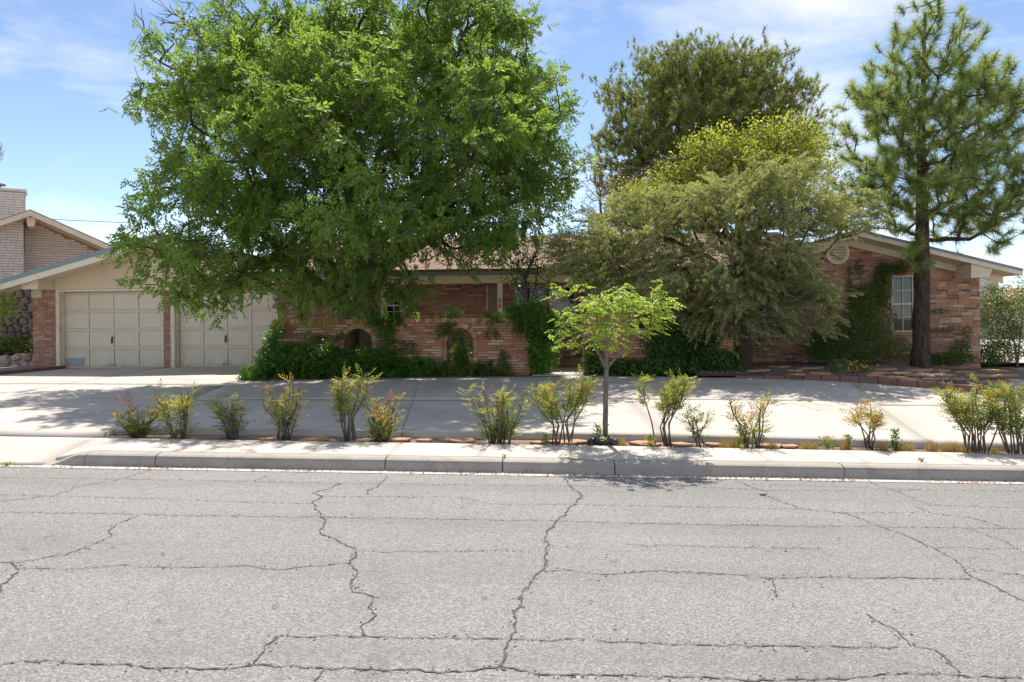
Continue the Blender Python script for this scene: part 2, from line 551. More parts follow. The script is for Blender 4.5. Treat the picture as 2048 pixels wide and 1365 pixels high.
mr_ = N(t_, 'ShaderNodeMapRange'); mr_.inputs['From Min'].default_value = 1.1; mr_.inputs['From Max'].default_value = 0.42
t_.links.new(sx_.outputs[2], mr_.inputs[0])
mm_ = N(t_, 'ShaderNodeMath', operation='MULTIPLY')
t_.links.new(mr_.outputs[0], mm_.inputs[0]); t_.links.new(ramp(t_, noise(t_, g_, 5, 6, .7, .5), [(.38, (0, 0, 0)), (.68, (.55,) * 3)]), mm_.inputs[1])
t_.links.new(mixc(t_, mm_.outputs[0], src, (.42, .36, .28)), p_.inputs['Base Color'])
m_, t_, p_, o_ = newmat('window_glass')
p_.inputs['Base Color'].default_value = (0.018, 0.02, 0.022, 1); p_.inputs['Roughness'].default_value = 0.04
p_.inputs['Specular IOR Level'].default_value = 0.7
M['glass'] = m_
M['bark_ash'] = bark_mat('ash_bark', (0.055, 0.042, 0.034), (0.17, 0.14, 0.115))
M['bark_pine'] = bark_mat('pine_bark', (0.035, 0.025, 0.02), (0.15, 0.10, 0.078), 18)
M['bark_grey'] = bark_mat('grey_bark', (0.15, 0.12, 0.10), (0.30, 0.25, 0.22), 30)
M['twig'] = bark_mat('bare_twig', (0.16, 0.12, 0.10), (0.27, 0.21, 0.18), 30)
M['stem'] = bark_mat('shrub_stem', (0.13, 0.10, 0.085), (0.28, 0.23, 0.20), 40)
M['leaf_ash'] = leaf_mat('ash_leaf', [(0.0, (0.08, 0.14, 0.033)), (0.4, (0.145, 0.235, 0.055)), (0.75, (0.235, 0.33, 0.085)), (1.0, (0.38, 0.43, 0.135))], 0.48, 0.55, 1.7, 0.15)
M['leaf_pine'] = leaf_mat('pine_needle', [(0.0, (0.112, 0.163, 0.056)), (0.5, (0.225, 0.294, 0.100)), (1.0, (0.425, 0.475, 0.175))], 0.4, 0.45, 1.6, 0.3)
M['leaf_aleppo'] = leaf_mat('aleppo_needle', [(0.0, (0.105, 0.135, 0.05)), (0.5, (0.20, 0.235, 0.085)), (1.0, (0.37, 0.39, 0.15))], 0.4, 0.6, 1.6, 0.2)
M['leaf_juniper'] = leaf_mat('juniper_scale', [(0.0, (0.15, 0.17, 0.085)), (0.5, (0.30, 0.32, 0.165)), (1.0, (0.51, 0.51, 0.28))], 0.42, 0.7, 1.6, 0.2)
M['leaf_lime'] = leaf_mat('lime_leaf', [(0.0, (0.20, 0.26, 0.04)), (0.5, (0.36, 0.41, 0.07)), (1.0, (0.52, 0.55, 0.13))], 0.45, 0.5, 1.5, 0.2)
M['leaf_sapling'] = leaf_mat('sapling_leaf', [(0.0, (0.14, 0.23, 0.045)), (0.5, (0.25, 0.36, 0.06)), (1.0, (0.42, 0.48, 0.09))], 0.45, 0.5, 1.6, 0.2)
M['leaf_vine'] = leaf_mat('vine_leaf', [(0.0, (0.039, 0.110, 0.025)), (0.5, (0.088, 0.201, 0.034)), (0.85, (0.167, 0.288, 0.048)), (1.0, (0.297, 0.368, 0.071))], 0.35, 0.38, 1.4, 0.18)
M['leaf_ivy'] = leaf_mat('ivy_leaf', [(0.0, (0.043, 0.096, 0.025)), (0.6, (0.096, 0.176, 0.039)), (1.0, (0.210, 0.272, 0.062))], 0.3, 0.4, 1.3, 0.18)
M['leaf_nandina'] = leaf_mat('nandina_leaf', [(0.0, (0.075, 0.12, 0.035)), (0.35, (0.18, 0.245, 0.06)), (0.58, (0.39, 0.42, 0.10)), (0.78, (0.48, 0.32, 0.11)), (0.92, (0.40, 0.18, 0.10)), (1.0, (0.36, 0.10, 0.08))], 0.4, 0.5, 1.3, 0.25)
M['leaf_hedge'] = leaf_mat('hedge_leaf', [(0.0, (0.043, 0.086, 0.021)), (0.6, (0.129, 0.186, 0.043)), (1.0, (0.272, 0.300, 0.078))], 0.3, 0.4, 1.3)
M['grass_dry'] = leaf_mat('dry_grass', [(0.0, (0.36, 0.24, 0.09)), (1.0, (0.58, 0.44, 0.20))], 0.3, 0.7, 1.1, 0.2)
M['flower_orange'] = leaf_mat('orange_petal', [(0.0, (0.65, 0.10, 0.03)), (1.0, (0.75, 0.22, 0.04))], 0.3, 0.5, 1.1)
M['flower_yellow'] = leaf_mat('yellow_petal', [(0.0, (0.75, 0.42, 0.03)), (1.0, (0.8, 0.58, 0.06))], 0.3, 0.5, 1.1)
M['litter'] = leaf_mat('dry_leaf', [(0.0, (0.16, 0.075, 0.04)), (1.0, (0.34, 0.18, 0.10))], 0.15, 0.8, 1.1)


# ================================================================== SETTING
def sheet(name, xs, ys, zf, mat, parent=None):
    X, Y = np.meshgrid(xs, ys)
    V = np.stack([X, Y, zf(X, Y)], -1).reshape(-1, 3)
    nx, ny = len(xs), len(ys)
    i = np.arange((nx - 1) * (ny - 1)); r, c = i // (nx - 1), i % (nx - 1)
    a = r * nx + c
    return np_mesh(name, V, np.stack([a, a + 1, a + nx + 1, a + nx], 1), mat, parent)


def zsoil(x, y):
    z = np.where(y < 8.86, zroad(x) - 0.12, zg(x, y) - 0.075)
    return z


ground = tag(sheet('ground', np.concatenate([[-900, -300, -100, -50], np.linspace(-30, 30, 61), [50, 100, 300, 900]]),
             np.concatenate([[-900, -200, -30, 0, 7.9, 8.8], np.linspace(8.88, 24, 40), [40, 80, 200, 900]]), zsoil, M['soil']), kind='structure')
road = tag(sheet('road', np.concatenate([[-200, -60], np.linspace(-24, 24, 25), [60, 200]]), [-12, -6, 0, 4, 7.8], lambda x, y: zroad(x) + 0 * y, M['asphalt']), kind='structure')


def slab(name, q, zf, mat, parent, n=8, th=0.12, gap=0.008, off=0.0):
    """paving slab from four corners (x, y) running round, laid over the ground"""
    q = [Vector((a[0], a[1], 0)) for a in q]
    cen = sum(q, Vector()) / 4
    q = [p + (cen - p).normalized() * gap * 1.4 for p in q]
    u = np.linspace(0, 1, n + 1)
    U, V = np.meshgrid(u, u)
    P = [np.array(p) for p in q]
    XY = ((1 - U) * (1 - V))[..., None] * P[0] + (U * (1 - V))[..., None] * P[1] + (U * V)[..., None] * P[2] + ((1 - U) * V)[..., None] * P[3]
    X, Y = XY[..., 0], XY[..., 1]
    top = np.stack([X, Y, zf(X, Y) + off], -1).reshape(-1, 3)
    k = n + 1
    i = np.arange(n * n); r, c = i // n, i % n; a = r * k + c
    F = [np.stack([a, a + 1, a + k + 1, a + k], 1)]
    rim = list(range(0, k)) + [j * k + n for j in range(1, k)] + [n * k + j for j in range(n - 1, -1, -1)] + [j * k for j in range(n - 1, 0, -1)]
    low = top[rim] - np.array([0, 0, th])
    b = len(top); m = len(rim)
    F.append(np.array([[rim[(j + 1) % m], rim[j], b + j, b + (j + 1) % m] for j in range(m)]))
    return np_mesh(name, np.concatenate([top, low]), np.concatenate(F), mat, parent)


# gutter strip
gutter = tag(sheet('gutter', np.linspace(-24, 24, 25), [7.80, 7.95], lambda x, y: zroad(x) + 0.004 + (y - 7.8) * 0.02, M['walk']), kind='structure')
# kerb in cast sections
kerb = tag(MB().box((-4.5, 7.99, -0.3), (24, 8.10, -0.29)).build('kerb', M['kerb']), kind='structure')


def kerb_profile(x, top):
    z0 = float(zroad(x))
    h = top
    return [(x, 8.115, z0 - 0.1), (x, 7.935, z0 - 0.1), (x, 7.935, z0 + 0.01), (x, 7.95, z0 + h * 0.70), (x, 7.965, z0 + h * 0.90), (x, 7.995, z0 + h), (x, 8.03, z0 + h + 0.006), (x, 8.115, z0 + h + 0.008)]


def kerb_section(x0, x1, h0=0.125, h1=0.125, n=6):
    v, f = [], []
    rows = [kerb_profile(x0 + (x1 - x0) * i / n, h0 + (h1 - h0) * i / n) for i in range(n + 1)]
    k = 8
    mb = MB()
    for r in rows: mb.v += r
    for i in range(n):
        for j in range(k):
            mb.f.append((i * k + j, i * k + (j + 1) % k, (i + 1) * k + (j + 1) % k, (i + 1) * k + j))
    mb.f.append(tuple(range(k))); mb.f.append(tuple(range(n * k + k - 1, n * k - 1, -1)))
    return mb.build('kerb_section', M['kerb'], kerb)


jx = [at(p, 945, 7.94).x for p in (310, 770, 1005, 1230, 1690)]
jx = [jx[0] - 0.0] + jx[1:] + [jx[-1] + 2.44 * i for i in range(1, 7)]
for i in range(6):
    xa_, xb_ = -5.36 + i * .075, -5.36 + (i + 1) * .075
    hh_ = lambda x: .008 + .117 * float(sstep(-5.35, -4.95, x))
    kerb_section(xa_, xb_, hh_(xa_), hh_(xb_), 2)
xs_ = [-4.908] + jx
for a, b in zip(xs_[:-1], xs_[1:]):
    kerb_section(a + 0.006, b - 0.006)

# pavement slabs
pave = tag(MB().box((-16, 8.12, -0.6), (24, 8.85, -0.59)).build('pavement', M['soil']), kind='structure')
sj = [-15.5, -12.2, -8.9, -5.35] + [ground_at(p, 908, zwalk).x for p in (400, 615, 781, 961, 1140)]
d_ = 1.0
sj += [sj[-1] + 1.05, sj[-1] + 2.15] + [ground_at(p, 915, zwalk).x for p in (1715, 1900)]
while sj[-1] < 15: sj.append(sj[-1] + 1.05)
for a, b in zip(sj[:-1], sj[1:]):
    y0 = 7.90 if b < -5 else 8.118
    yb = lambda x: 8.87 - 0.02 * max(0, x - 1)
    slab('pavement_slab', [(a, y0), (b, y0), (b, yb(b)), (a, yb(a))], zwalk, M['walk'], pave, n=10, gap=0.005 if b > -5 else 0.003)

# drive slabs
drive = tag(MB().box((-13, 9.6, -0.6), (14, 15, -0.59)).build('driveway', M['soil']), kind='structure')


def fe(x): return 9.40 - 0.075 * max(0, x - 1.6) if x > -5.2 else 8.89


J1 = [(-5.35, 8.89), (-6.3, 15.6)]; J2 = [(-1.73, 9.4), (-2.5, 16.05)]; J3 = [(4.75, 9.17), (6.1, 15.2)]


def jl(J, y): return (J[0][0] + (J[1][0] - J[0][0]) * (y - J[0][1]) / (J[1][1] - J[0][1]), y)


for q in ([(-9.6, 8.885), jl(J1, 8.885), jl(J1, 14.5), (-9.6, 14.9)], [(-14.2, 8.885), (-9.6, 8.885), (-9.6, 14.9), (-13.4, 15.1)],
          [(-9.6, 14.9), jl(J1, 14.5), (-6.9, 20.6), (-10.2, 20.6)], [(-13.1, 15.1), (-9.6, 14.9), (-10.2, 20.6), (-13.05, 20.6)],
          [(jl(J1, 9.4)[0], 9.4), jl(J2, 9.4), jl(J2, 12.4), jl(J1, 12.4)], [jl(J1, 12.4), jl(J2, 12.4), jl(J2, 16.05), jl(J1, 15.7)],
          [jl(J2, 9.4), (1.6, 9.4), (1.5, 12.5), jl(J2, 12.4)], [(1.6, 9.4), jl(J3, 9.17), jl(J3, 12.4), (1.5, 12.5)],
          [jl(J2, 12.4), (1.5, 12.5), (1.4, 16.05), jl(J2, 16.05)], [(1.5, 12.5), jl(J3, 12.4), jl(J3, 15.0), (1.4, 16.05)],
          [jl(J3, 9.17), (15, 8.6), (15, 12.0), jl(J3, 12.0)], [jl(J3, 12.0), (15, 12.0), (15, 14.5), jl(J3, 14.8)]):
    slab('driveway_slab', q, zg, M['concrete'], drive, n=12, th=0.1, gap=0.006)

# walk into the court between the garden walls
slab('entry_slab', [(at(1064, 740, 16.3).x, 16.06), (at(1166, 740, 16.3).x, 16.06), (at(1166, 740, 16.3).x + .1, 19.2), (at(1064, 740, 16.3).x, 19.2)], zg, M['concrete'], drive, n=4)


def crack(pts, wd, zf, off=0.004, parent=None, jit=1.0):
    """ragged dark crack along photo points on a ground surface"""
    P = [ground_at(x, y, zf) for x, y in pts]
    Q = []
    for a, b in zip(P[:-1], P[1:]):
        n = max(2, int((b - a).length / 0.03))
        for i in range(n):
            Q.append(a.lerp(b, i / n))
    Q.append(P[-1])
    mb = MB()
    wob = 0.0
    for i, p in enumerate(Q):
        d = (Q[min(i + 1, len(Q) - 1)] - Q[max(0, i - 1)]); d.z = 0; d.normalize()
        s = Vector((-d.y, d.x, 0))
        wob = wob * 0.6 + random.uniform(-1, 1) * 0.013 * jit
        h = wd * random.choice((.3, .45, .6, .8, 1.0, 1.35)) * 0.5
        for sg in (-1, 1):
            v = p + s * (wob + sg * h)
            mb.v.append((v.x, v.y, float(zf(v.x, v.y)) + off))
    for i in range(len(Q) - 1):
        mb.f.append((2 * i, 2 * i + 1, 2 * i + 3, 2 * i + 2))
    for p in Q:
        for _ in range(2):
            if random.random() < .45:
                x, y = p.x + random.gauss(0, .022), p.y + random.gauss(0, .022)
                r = random.uniform(.004, .011); a0 = random.random() * 6.28
                k = len(mb.v)
                for t in range(3):
                    vx, vy = x + math.cos(a0 + t * 2.1) * r, y + math.sin(a0 + t * 2.1) * r
                    mb.v.append((vx, vy, float(zf(vx, vy)) + off - .001))
                mb.f.append((k, k + 1, k + 2))
    return mb.build('crack', M['crack'], parent)


zr = lambda x, y: zroad(x)
CR = [([(0, 955), (300, 960), (620, 966), (1024, 972), (1400, 975), (1560, 982)], .008),
      ([(0, 990), (160, 995), (330, 998), (430, 1003), (590, 1007), (625, 1008)], .008), ([(630, 993), (740, 994), (920, 995), (985, 1009), (1170, 1010), (1600, 1019)], .008),
      ([(0, 1025), (270, 1029), (330, 1031), (1024, 1041), (1400, 1050), (2048, 1058)], .011),
      ([(303, 940), (240, 960), (150, 975), (110, 992), (0, 1003)], .012), ([(535, 952), (510, 963)], .01),
      ([(278, 1031), (235, 1048), (215, 1065), (222, 1072), (185, 1092), (130, 1110), (40, 1125), (0, 1125)], .014),
      ([(25, 1128), (38, 1140), (20, 1158), (2, 1170), (0, 1190)], .02), ([(38, 1138), (150, 1140), (250, 1131), (330, 1137), (480, 1133), (570, 1140), (670, 1128), (700, 1127)], .012),
      ([(775, 952), (755, 975), (738, 982), (736, 990)], .015), ([(683, 967), (660, 978), (625, 987), (645, 994), (622, 1008), (642, 1028), (650, 1048), (637, 1066), (660, 1075), (712, 1100), (715, 1108), (700, 1128), (714, 1140), (705, 1160), (712, 1184), (750, 1195), (738, 1215), (752, 1230), (722, 1255), (724, 1272)], .021),
      ([(715, 1103), (850, 1105), (1000, 1102), (1060, 1104)], .008), ([(560, 1273), (720, 1274), (900, 1277), (1020, 1279)], .014), ([(560, 1273), (530, 1300), (510, 1332)], .016),
      ([(0, 1330), (90, 1323), (200, 1332), (400, 1339), (510, 1333), (650, 1338), (850, 1345), (1000, 1338), (1090, 1352), (1290, 1352), (1470, 1362), (1700, 1358), (1770, 1346), (1900, 1351), (2048, 1361)], .016),
      ([(650, 1340), (625, 1362)], .016), ([(1125, 953), (1140, 975), (1167, 993), (1140, 1017), (1112, 1046), (1092, 1070), (1095, 1105), (1088, 1142), (1062, 1165), (1042, 1195), (1048, 1206), (1026, 1230), (1024, 1260), (1018, 1290), (1008, 1320), (1012, 1342)], .022),
      ([(1088, 1142), (1130, 1141), (1200, 1148), (1300, 1144), (1450, 1149), (1540, 1157), (1680, 1155), (1890, 1158), (1940, 1156)], .014), ([(1540, 1157), (1550, 1195)], .014),
      ([(1020, 1279), (1160, 1280), (1350, 1288), (1560, 1293), (1800, 1297)], .012), ([(1470, 962), (1535, 986), (1530, 993), (1600, 1018), (1690, 1027), (1760, 1054), (1830, 1080), (1900, 1115), (1936, 1138), (1940, 1155), (1990, 1175), (2048, 1203)], .014),
      ([(1730, 963), (1790, 982), (1840, 1004), (1880, 1012)], .01), ([(1825, 1012), (1860, 1027), (1940, 1036), (2010, 1056)], .01), ([(1830, 1011), (2048, 1016)], .008), ([(1680, 1027), (1850, 1025)], .008),
      ([(1938, 1138), (2048, 1152)], .012), ([(1860, 1095), (2040, 1100), (1990, 1076), (1940, 1060)], .008), ([(1730, 1228), (1790, 1262), (1825, 1292), (1870, 1300), (1900, 1325), (1915, 1345)], .017),
      ([(1250, 1090), (1330, 1092), (1480, 1096), (1640, 1098)], .006), ([(1024, 1198), (1042, 1197)], .012), ([(1550, 982), (1900, 981), (2048, 983)], .007), ([(1300, 973), (1500, 968), (1700, 975), (1850, 980)], .006)]
for c_, w_ in CR:
    crack(c_, w_ * 0.66, zr, 0.004, road)
crack([(0, 808), (60, 793), (120, 779)], .012, zg, 0.004, drive)
crack([(185, 765), (205, 770)], .008, zg, 0.004, drive)
crack([(1558, 800), (1640, 822)], .008, zg, 0.004, drive)

# ================================================================== BRICKWORK
brick_me = {}


def brick_mesh(mat):
    if mat.name not in brick_me:
        o = MB().box((0, 0, 0), (1, 1, 1))
        me = bpy.data.meshes.new('brick'); me.from_pydata(o.v, [], o.f); me.materials.append(mat); brick_me[mat.name] = me
    return brick_me[mat.name]


def brickwork(parent, org, ux, n_, length, z0, z1, mat, keep=None, bl=0.275, bh=0.0515, jt=0.0100, depth=0.05, limit=300, prio=None, half=0.0):
    """courses of single bricks on a wall face: org corner, ux along, n_ outward"""
    ux, n_ = Vector(ux), Vector(n_)
    items = []
    row, z = 0, z0
    while z + bh * 0.5 < z1:
        hh = min(bh, z1 - z)
        u = -random.choice((0.0, 0.33, 0.5, 0.66)) * bl if row % 2 else -random.choice((0.0, 0.25)) * bl
        while u < length:
            l = bl * random.choice((1, 1, 1, 1, 0.48, 0.75, 1.0))
            a, b = max(0, u), min(length, u + l)
            kp = True if keep is None else keep(a, b, z, z + hh) if b - a > 0.03 else False
            if isinstance(kp, tuple): a, b = kp
            if b - a > 0.03 and kp:
                items.append((a, b - jt, z, z + hh - jt * (1 if hh == bh else 0)))
            u += l
        z += bh + jt; row += 1
    items.sort(key=(lambda it: -(prio((it[0] + it[1]) / 2, it[2]) + random.random() * 0.3)) if prio else (lambda it: random.random()))
    ang = math.atan2(ux.y, ux.x)
    me = brick_mesh(mat)
    rest = MB()
    for k, (a, b, za, zb) in enumerate(items):
        pr = random.uniform(0.002, 0.012)
        if k < limit:
            o = bpy.data.objects.new('brick', me)
            p = org + ux * a + n_ * (0.004 + pr)
            o.location = (p.x, p.y, za)
            # local y runs into the wall
            o.rotation_euler = (random.uniform(-.02, .02), random.uniform(-.006, .006), ang)
            o.scale = (b - a, depth, zb - za)
            link(o, parent)
        else:
            pts = [org + ux * a + n_ * (0.004 + pr), org + ux * b + n_ * (0.004 + pr), org + ux * b - n_ * depth, org + ux * a - n_ * depth]
            rest.prism([(p.x, p.y, za) for p in pts], (0, 0, zb - za))
    if rest.v:
        rest.build('brickwork', mat, parent, kind='stuff')


def trim(a, b, bad):
    """longest run of a brick that stays clear of an opening"""
    ok = [not bad(t) for t in np.linspace(a, b, 15)]
    if all(ok): return True
    best, run = None, None
    for i, g in enumerate(ok + [False]):
        if g and run is None: run = i
        if not g and run is not None:
            if best is None or i - run > best[1] - best[0]: best = (run, i)
            run = None
    if best is None: return False
    st = (b - a) / 14
    return (a + best[0] * st, a + (best[1] - 1) * st)


UX, NY = (1, 0, 0), (0, -1, 0)
Z0 = 0.40

# ================================================================== HOUSE
house = thing('brick_house', (0, 22, 0.44), 'low brick ranch house with double garage and a gabled wing under pinkish shingles', 'house')


def gx(px, Y=20.3, py=640): return at(px, py, Y).x


def face_pt(px, py, Y): return at(px, py, Y)


# ---- garage
YG = 20.3
gz0 = 0.42
zt_door = at(230, 583, YG).z
zt_brick = at(230, 578, YG).z
peak = at(318, 470, 19.35)
gl_end = at(-26, 570, 19.35)
slope_l = (peak.z - gl_end.z) / (peak.x - gl_end.x)
gr_x = peak.x + (peak.x - gl_end.x)
wall_l, wall_r = gx(66), gx(597)


def rake_z(x, drop=0.0): return peak.z - abs(x - peak.x) * slope_l - drop


def wallpart(name, x0, x1, y0, y1, z0, z1, mat, parent=house):
    return MB().box((x0, y0, z0), (x1, y1, z1)).build(name, mat, parent)


for px0, px1, nm in ((66, 113, 0), (329, 342, 1), (555, 597, 2)):
    x0, x1 = gx(px0), gx(px1)
    pier = wallpart('garage_pier', x0 + 0.012, x1 - 0.012, YG + 0.012, YG + 0.5, gz0 - .2, zt_brick, M['dmortar'])
    brickwork(pier, Vector((x0, YG, 0)), UX, NY, x1 - x0, gz0 - .05, zt_brick - 0.002, M['brick_garage'], bl=0.25, limit=200)
    if nm == 0:
        brickwork(pier, Vector((x0 + .001, YG + 0.5, 0)), (0, -1, 0), (-1, 0, 0), 0.49, gz0 - .05, zt_brick - .002, M['brick_garage'], bl=0.25, limit=0)
side = wallpart('side_wall', wall_l + .02, wall_l + .2, YG + .5, 30, gz0 - .2, 2.75, M['brick_garage'])
# gable siding
ring = [(wall_l - .02, YG - .06, zt_brick), (wall_r + .02, YG - .06, zt_brick), (wall_r + .02, YG - .06, rake_z(wall_r, .1)), (peak.x, YG - .06, peak.z - .1), (wall_l - .02, YG - .06, rake_z(wall_l, .1))]
x3 = [wall_l - .02, gx(128), gx(212), gx(298), gx(384), gx(470), wall_r + .02]
for a, b in zip(x3[:-1], x3[1:]):
    a2, b2 = a + .002, b - .002
    rg = [(a2, YG - .06, zt_brick), (b2, YG - .06, zt_brick), (b2, YG - .06, rake_z(b2, .1))]
    if a < peak.x < b: rg.append((peak.x, YG - .06, peak.z - .1))
    rg.append((a2, YG - .06, rake_z(a2, .1)))
    MB().prism(rg, (0, .1, 0)).build('siding_panel', M['cream'], house)
wallpart('siding_backing', wall_l, wall_r, YG + .045, YG + .2, zt_brick + .002, rake_z(wall_l, .25), M['cream'])
wallpart('door_header', gx(113), gx(556), YG - .03, YG + .25, zt_door, zt_brick - .003, M['trim'])


def garage_door(pxa, pxb, vent):
    x0, x1 = gx(pxa, YG + .2), gx(pxb, YG + .2)
    yd = YG + .2
    d = wallpart('garage_door', x0, x1, yd + .03, yd + .06, gz0 + .015, zt_door, M['cream_door'])
    tag(d, 'cream panelled overhead door with a metal vent' if vent else 'cream panelled overhead door without a vent')
    W, H = x1 - x0, zt_door - gz0 - .015
    cw, ch = (W - .12) / 4, (H - .05) / 4
    for c in range(4):
        for r in range(4):
            a, b = x0 + .06 + c * cw + .052, x0 + .06 + (c + 1) * cw - .052
            e, f = gz0 + .04 + r * ch + .047, gz0 + .04 + (r + 1) * ch - .047
            MB().box((a, yd - .004, e), (b, yd + .032, f)).build('panel', M['cream_door'], d)
    for r in range(5):
        z = gz0 + .04 + r * ch
        MB().box((x0 + .004, yd - .022, z - .035), (x1 - .004, yd + .031, z - .002 if r < 4 else z + .0)).box((x0 + .004, yd - .022, z + .002), (x1 - .004, yd + .031, z + .035 if r < 4 else z + .006)).build('rail', M['cream_door'], d)
    for c in range(5):
        x = x0 + .06 + c * cw
        for r in range(4):
            MB().box((x - .04, yd - .020, gz0 + .04 + r * ch + .037), (x + .04, yd + .031, gz0 + .04 + (r + 1) * ch - .037)).build('stile', M['cream_door'], d)
    xm = (x0 + x1) / 2
    zh = gz0 + .04 + 1.45 * ch
    MB().box((xm - .03, yd - .032, zh - .09), (xm + .02, yd - .021, zh + .09)).tube([(xm - .02, yd - .035, zh - .1), (xm - .005, yd - .07, zh), (xm + .01, yd - .04, zh + .1)], .014, 6).build('handle', M['metal'], d)
    MB().tube([(xm - .08, yd - .03, gz0 + .1), (xm - .08, yd - .07, gz0 + .09), (xm + .08, yd - .07, gz0 + .09), (xm + .08, yd - .03, gz0 + .1)], .01, 6).build('handle', M['metal'], d)
    if vent:
        va, vb = gx(133.5, yd), gx(167, yd)
        vz0, vz1 = at(150, 731, yd).z, at(150, 716, yd).z
        v = MB().box((va, yd - .03, vz0), (vb, yd - .021, vz1)).build('vent', M['vent_metal'], d)
    return d


garage_door(122, 329, True)
garage_door(352, 553, False)
for a, b in ((113, 119.5), (342, 349), (549.5, 556)):
    MB().box((gx(a) + .003, YG - .035, gz0), (gx(b), YG - .001, zt_door)).box((gx(b) - .06, YG - .02, gz0), (gx(b) + .015, YG + .25, zt_door - .002)).build('door_jamb', M['trim'], house)
    MB().box((gx(b) + .022, YG + .06, gz0), (gx(b) + .05, YG + .19, zt_door - .003)).build('door_stop', M['trim'], house)
wallpart('garage_interior', gx(113), gx(556), YG + .3, YG + .35, gz0, zt_door, M['dark'])

# shingled roof builder
SH = brick_me


def shingles(parent, corner, eu, ev, Lu, Lv, tw=0.31, ex=0.145):
    """tabs over a roof plane: corner at the eave, eu along the eave, ev up the slope"""
    eu, ev = Vector(eu).normalized(), Vector(ev).normalized()
    nrm = eu.cross(ev)
    if nrm.z < 0: nrm = -nrm
    mb = MB()
    r = 0
    while r * ex < Lv:
        u = -random.random() * tw
        while u < Lu:
            a, b = max(0, u), min(Lu, u + tw - .012 + random.uniform(-.03, .03))
            if b - a > .04:
                v0 = r * ex + random.uniform(-.012, .012); v1 = min(r * ex + ex + .05, Lv)
                p = [corner + eu * a + ev * v0 + nrm * .030, corner + eu * b + ev * v0 + nrm * .030, corner + eu * b + ev * v1 + nrm * .016, corner + eu * a + ev * v1 + nrm * .016]
                mb.prism(p, -nrm * .013)
            u += tw
        r += 1
    return mb.build('shingles', M['shingle'], parent, kind='stuff')


def roof_slab(name, pts, th=0.05):
    """roof deck polygon with thickness downward"""
    return MB().prism(pts, (0, 0, -th)).build(name, M['roof_deck'], house)


# garage roof: ridge runs back from the street
YF, YB = 19.35, 31.0
for sg in (-1, 1):
    xe = gl_end.x if sg < 0 else gr_x
    rf = roof_slab('garage_roof', [(peak.x - .001 * sg, YF, peak.z), (xe, YF, gl_end.z), (xe, YB, gl_end.z), (peak.x - .001 * sg, YB, peak.z)])
    ev = Vector((peak.x - xe, 0, peak.z - gl_end.z)); Lv = ev.length
    shingles(rf, Vector((xe, YF, gl_end.z)), (0, 1, 0), ev, YB - YF, Lv, tw=.34, ex=.16)
    # fascia boards along the rake and the metal drip edge
    def rk(d0, d1, y0, y1, name, mat):
        MB().prism([(peak.x, y0, peak.z - d0), (xe, y0, gl_end.z - d0), (xe, y0, gl_end.z - d1), (peak.x, y0, peak.z - d1)], (0, y1 - y0, 0)).build(name, mat, house)
    rk(.085, .245, YF - .03, YF + .015, 'fascia', M['trim'])
    rk(-.035, .083, YF - .05, YF - .005, 'drip_edge', M['edge_blue'])
    MB().prism([(peak.x, YF + .02, peak.z - .15), (xe, YF + .02, gl_end.z - .15), (xe, YF + .02, gl_end.z - .17), (peak.x, YF + .02, peak.z - .17)], (0, YG - .065 - YF - .02, 0)).build('soffit', M['trim'], house)
# boxed cornice bracket, ridge beam end
bz1, bz0 = at(60, 551, YG - .3).z, zt_brick - .02
xa, xb = gx(30, 19.6), gx(79, 19.6)
MB().prism([(xb, 19.55, bz0), (xb, 19.55, bz1), (xa, 19.55, bz1 + .02), (xa, 19.55, bz1 - .04), (xa + .14, 19.55, bz1 - .10), (xa + .2, 19.55, bz1 - .2), (xa + .23, 19.55, bz0)], (0, .68, 0)).build('cornice_box', M['trim'], house)
MB().box((xa + .3, 20.24, bz0 - .2), (wall_l, 30, bz1 - .1)).build('eave_soffit', M['cream'], house)
pb = at(312, 478, 19.4)
MB().prism([(pb.x - .11, 19.4, peak.z - .25), (pb.x + .11, 19.4, peak.z - .25), (pb.x + .07, 19.4, peak.z - .42), (pb.x - .07, 19.4, peak.z - .42)], (0, .83, 0)).build('ridge_beam', M['trim'], house)
pv = at(330, 536, YG - .07)


def round_vent(c, r, y, parent, slats=6):
    e = MB()
    ringo = [(c.x + math.cos(a) * r, y, c.z + math.sin(a) * r) for a in np.linspace(0, 2 * math.pi, 28, endpoint=False)]
    back = MB().prism(ringo, (0, .02, 0)).build('round_vent', M['dark'], parent)
    v = MB()
    n = 28
    for k in range(n):
        a0, a1 = 2 * math.pi * k / n, 2 * math.pi * (k + 1) / n
        P = lambda a, rr: (c.x + math.cos(a) * rr, y - .045, c.z + math.sin(a) * rr)
        v.prism([P(a0, r * .82), P(a1, r * .82), P(a1, r * 1.13), P(a0, r * 1.13)], (0, .06, 0))
    v.build('vent_ring', M['trim'], back)
    for k in range(slats):
        z = c.z - r * .78 + (k + .5) * r * 1.56 / slats
        h = math.sqrt(max(0.01, (r * .83) ** 2 - (z - c.z) ** 2))
        MB().prism([(c.x - h, y - .035, z - r * .1), (c.x - h, y - .028, z - r * .12), (c.x - h, y - .004, z + r * .08), (c.x - h, y - .01, z + r * .1)], (2 * h, 0, 0)).build('louvre', M['trim'], back)
    return back


round_vent(pv, .24, YG - .085, house)

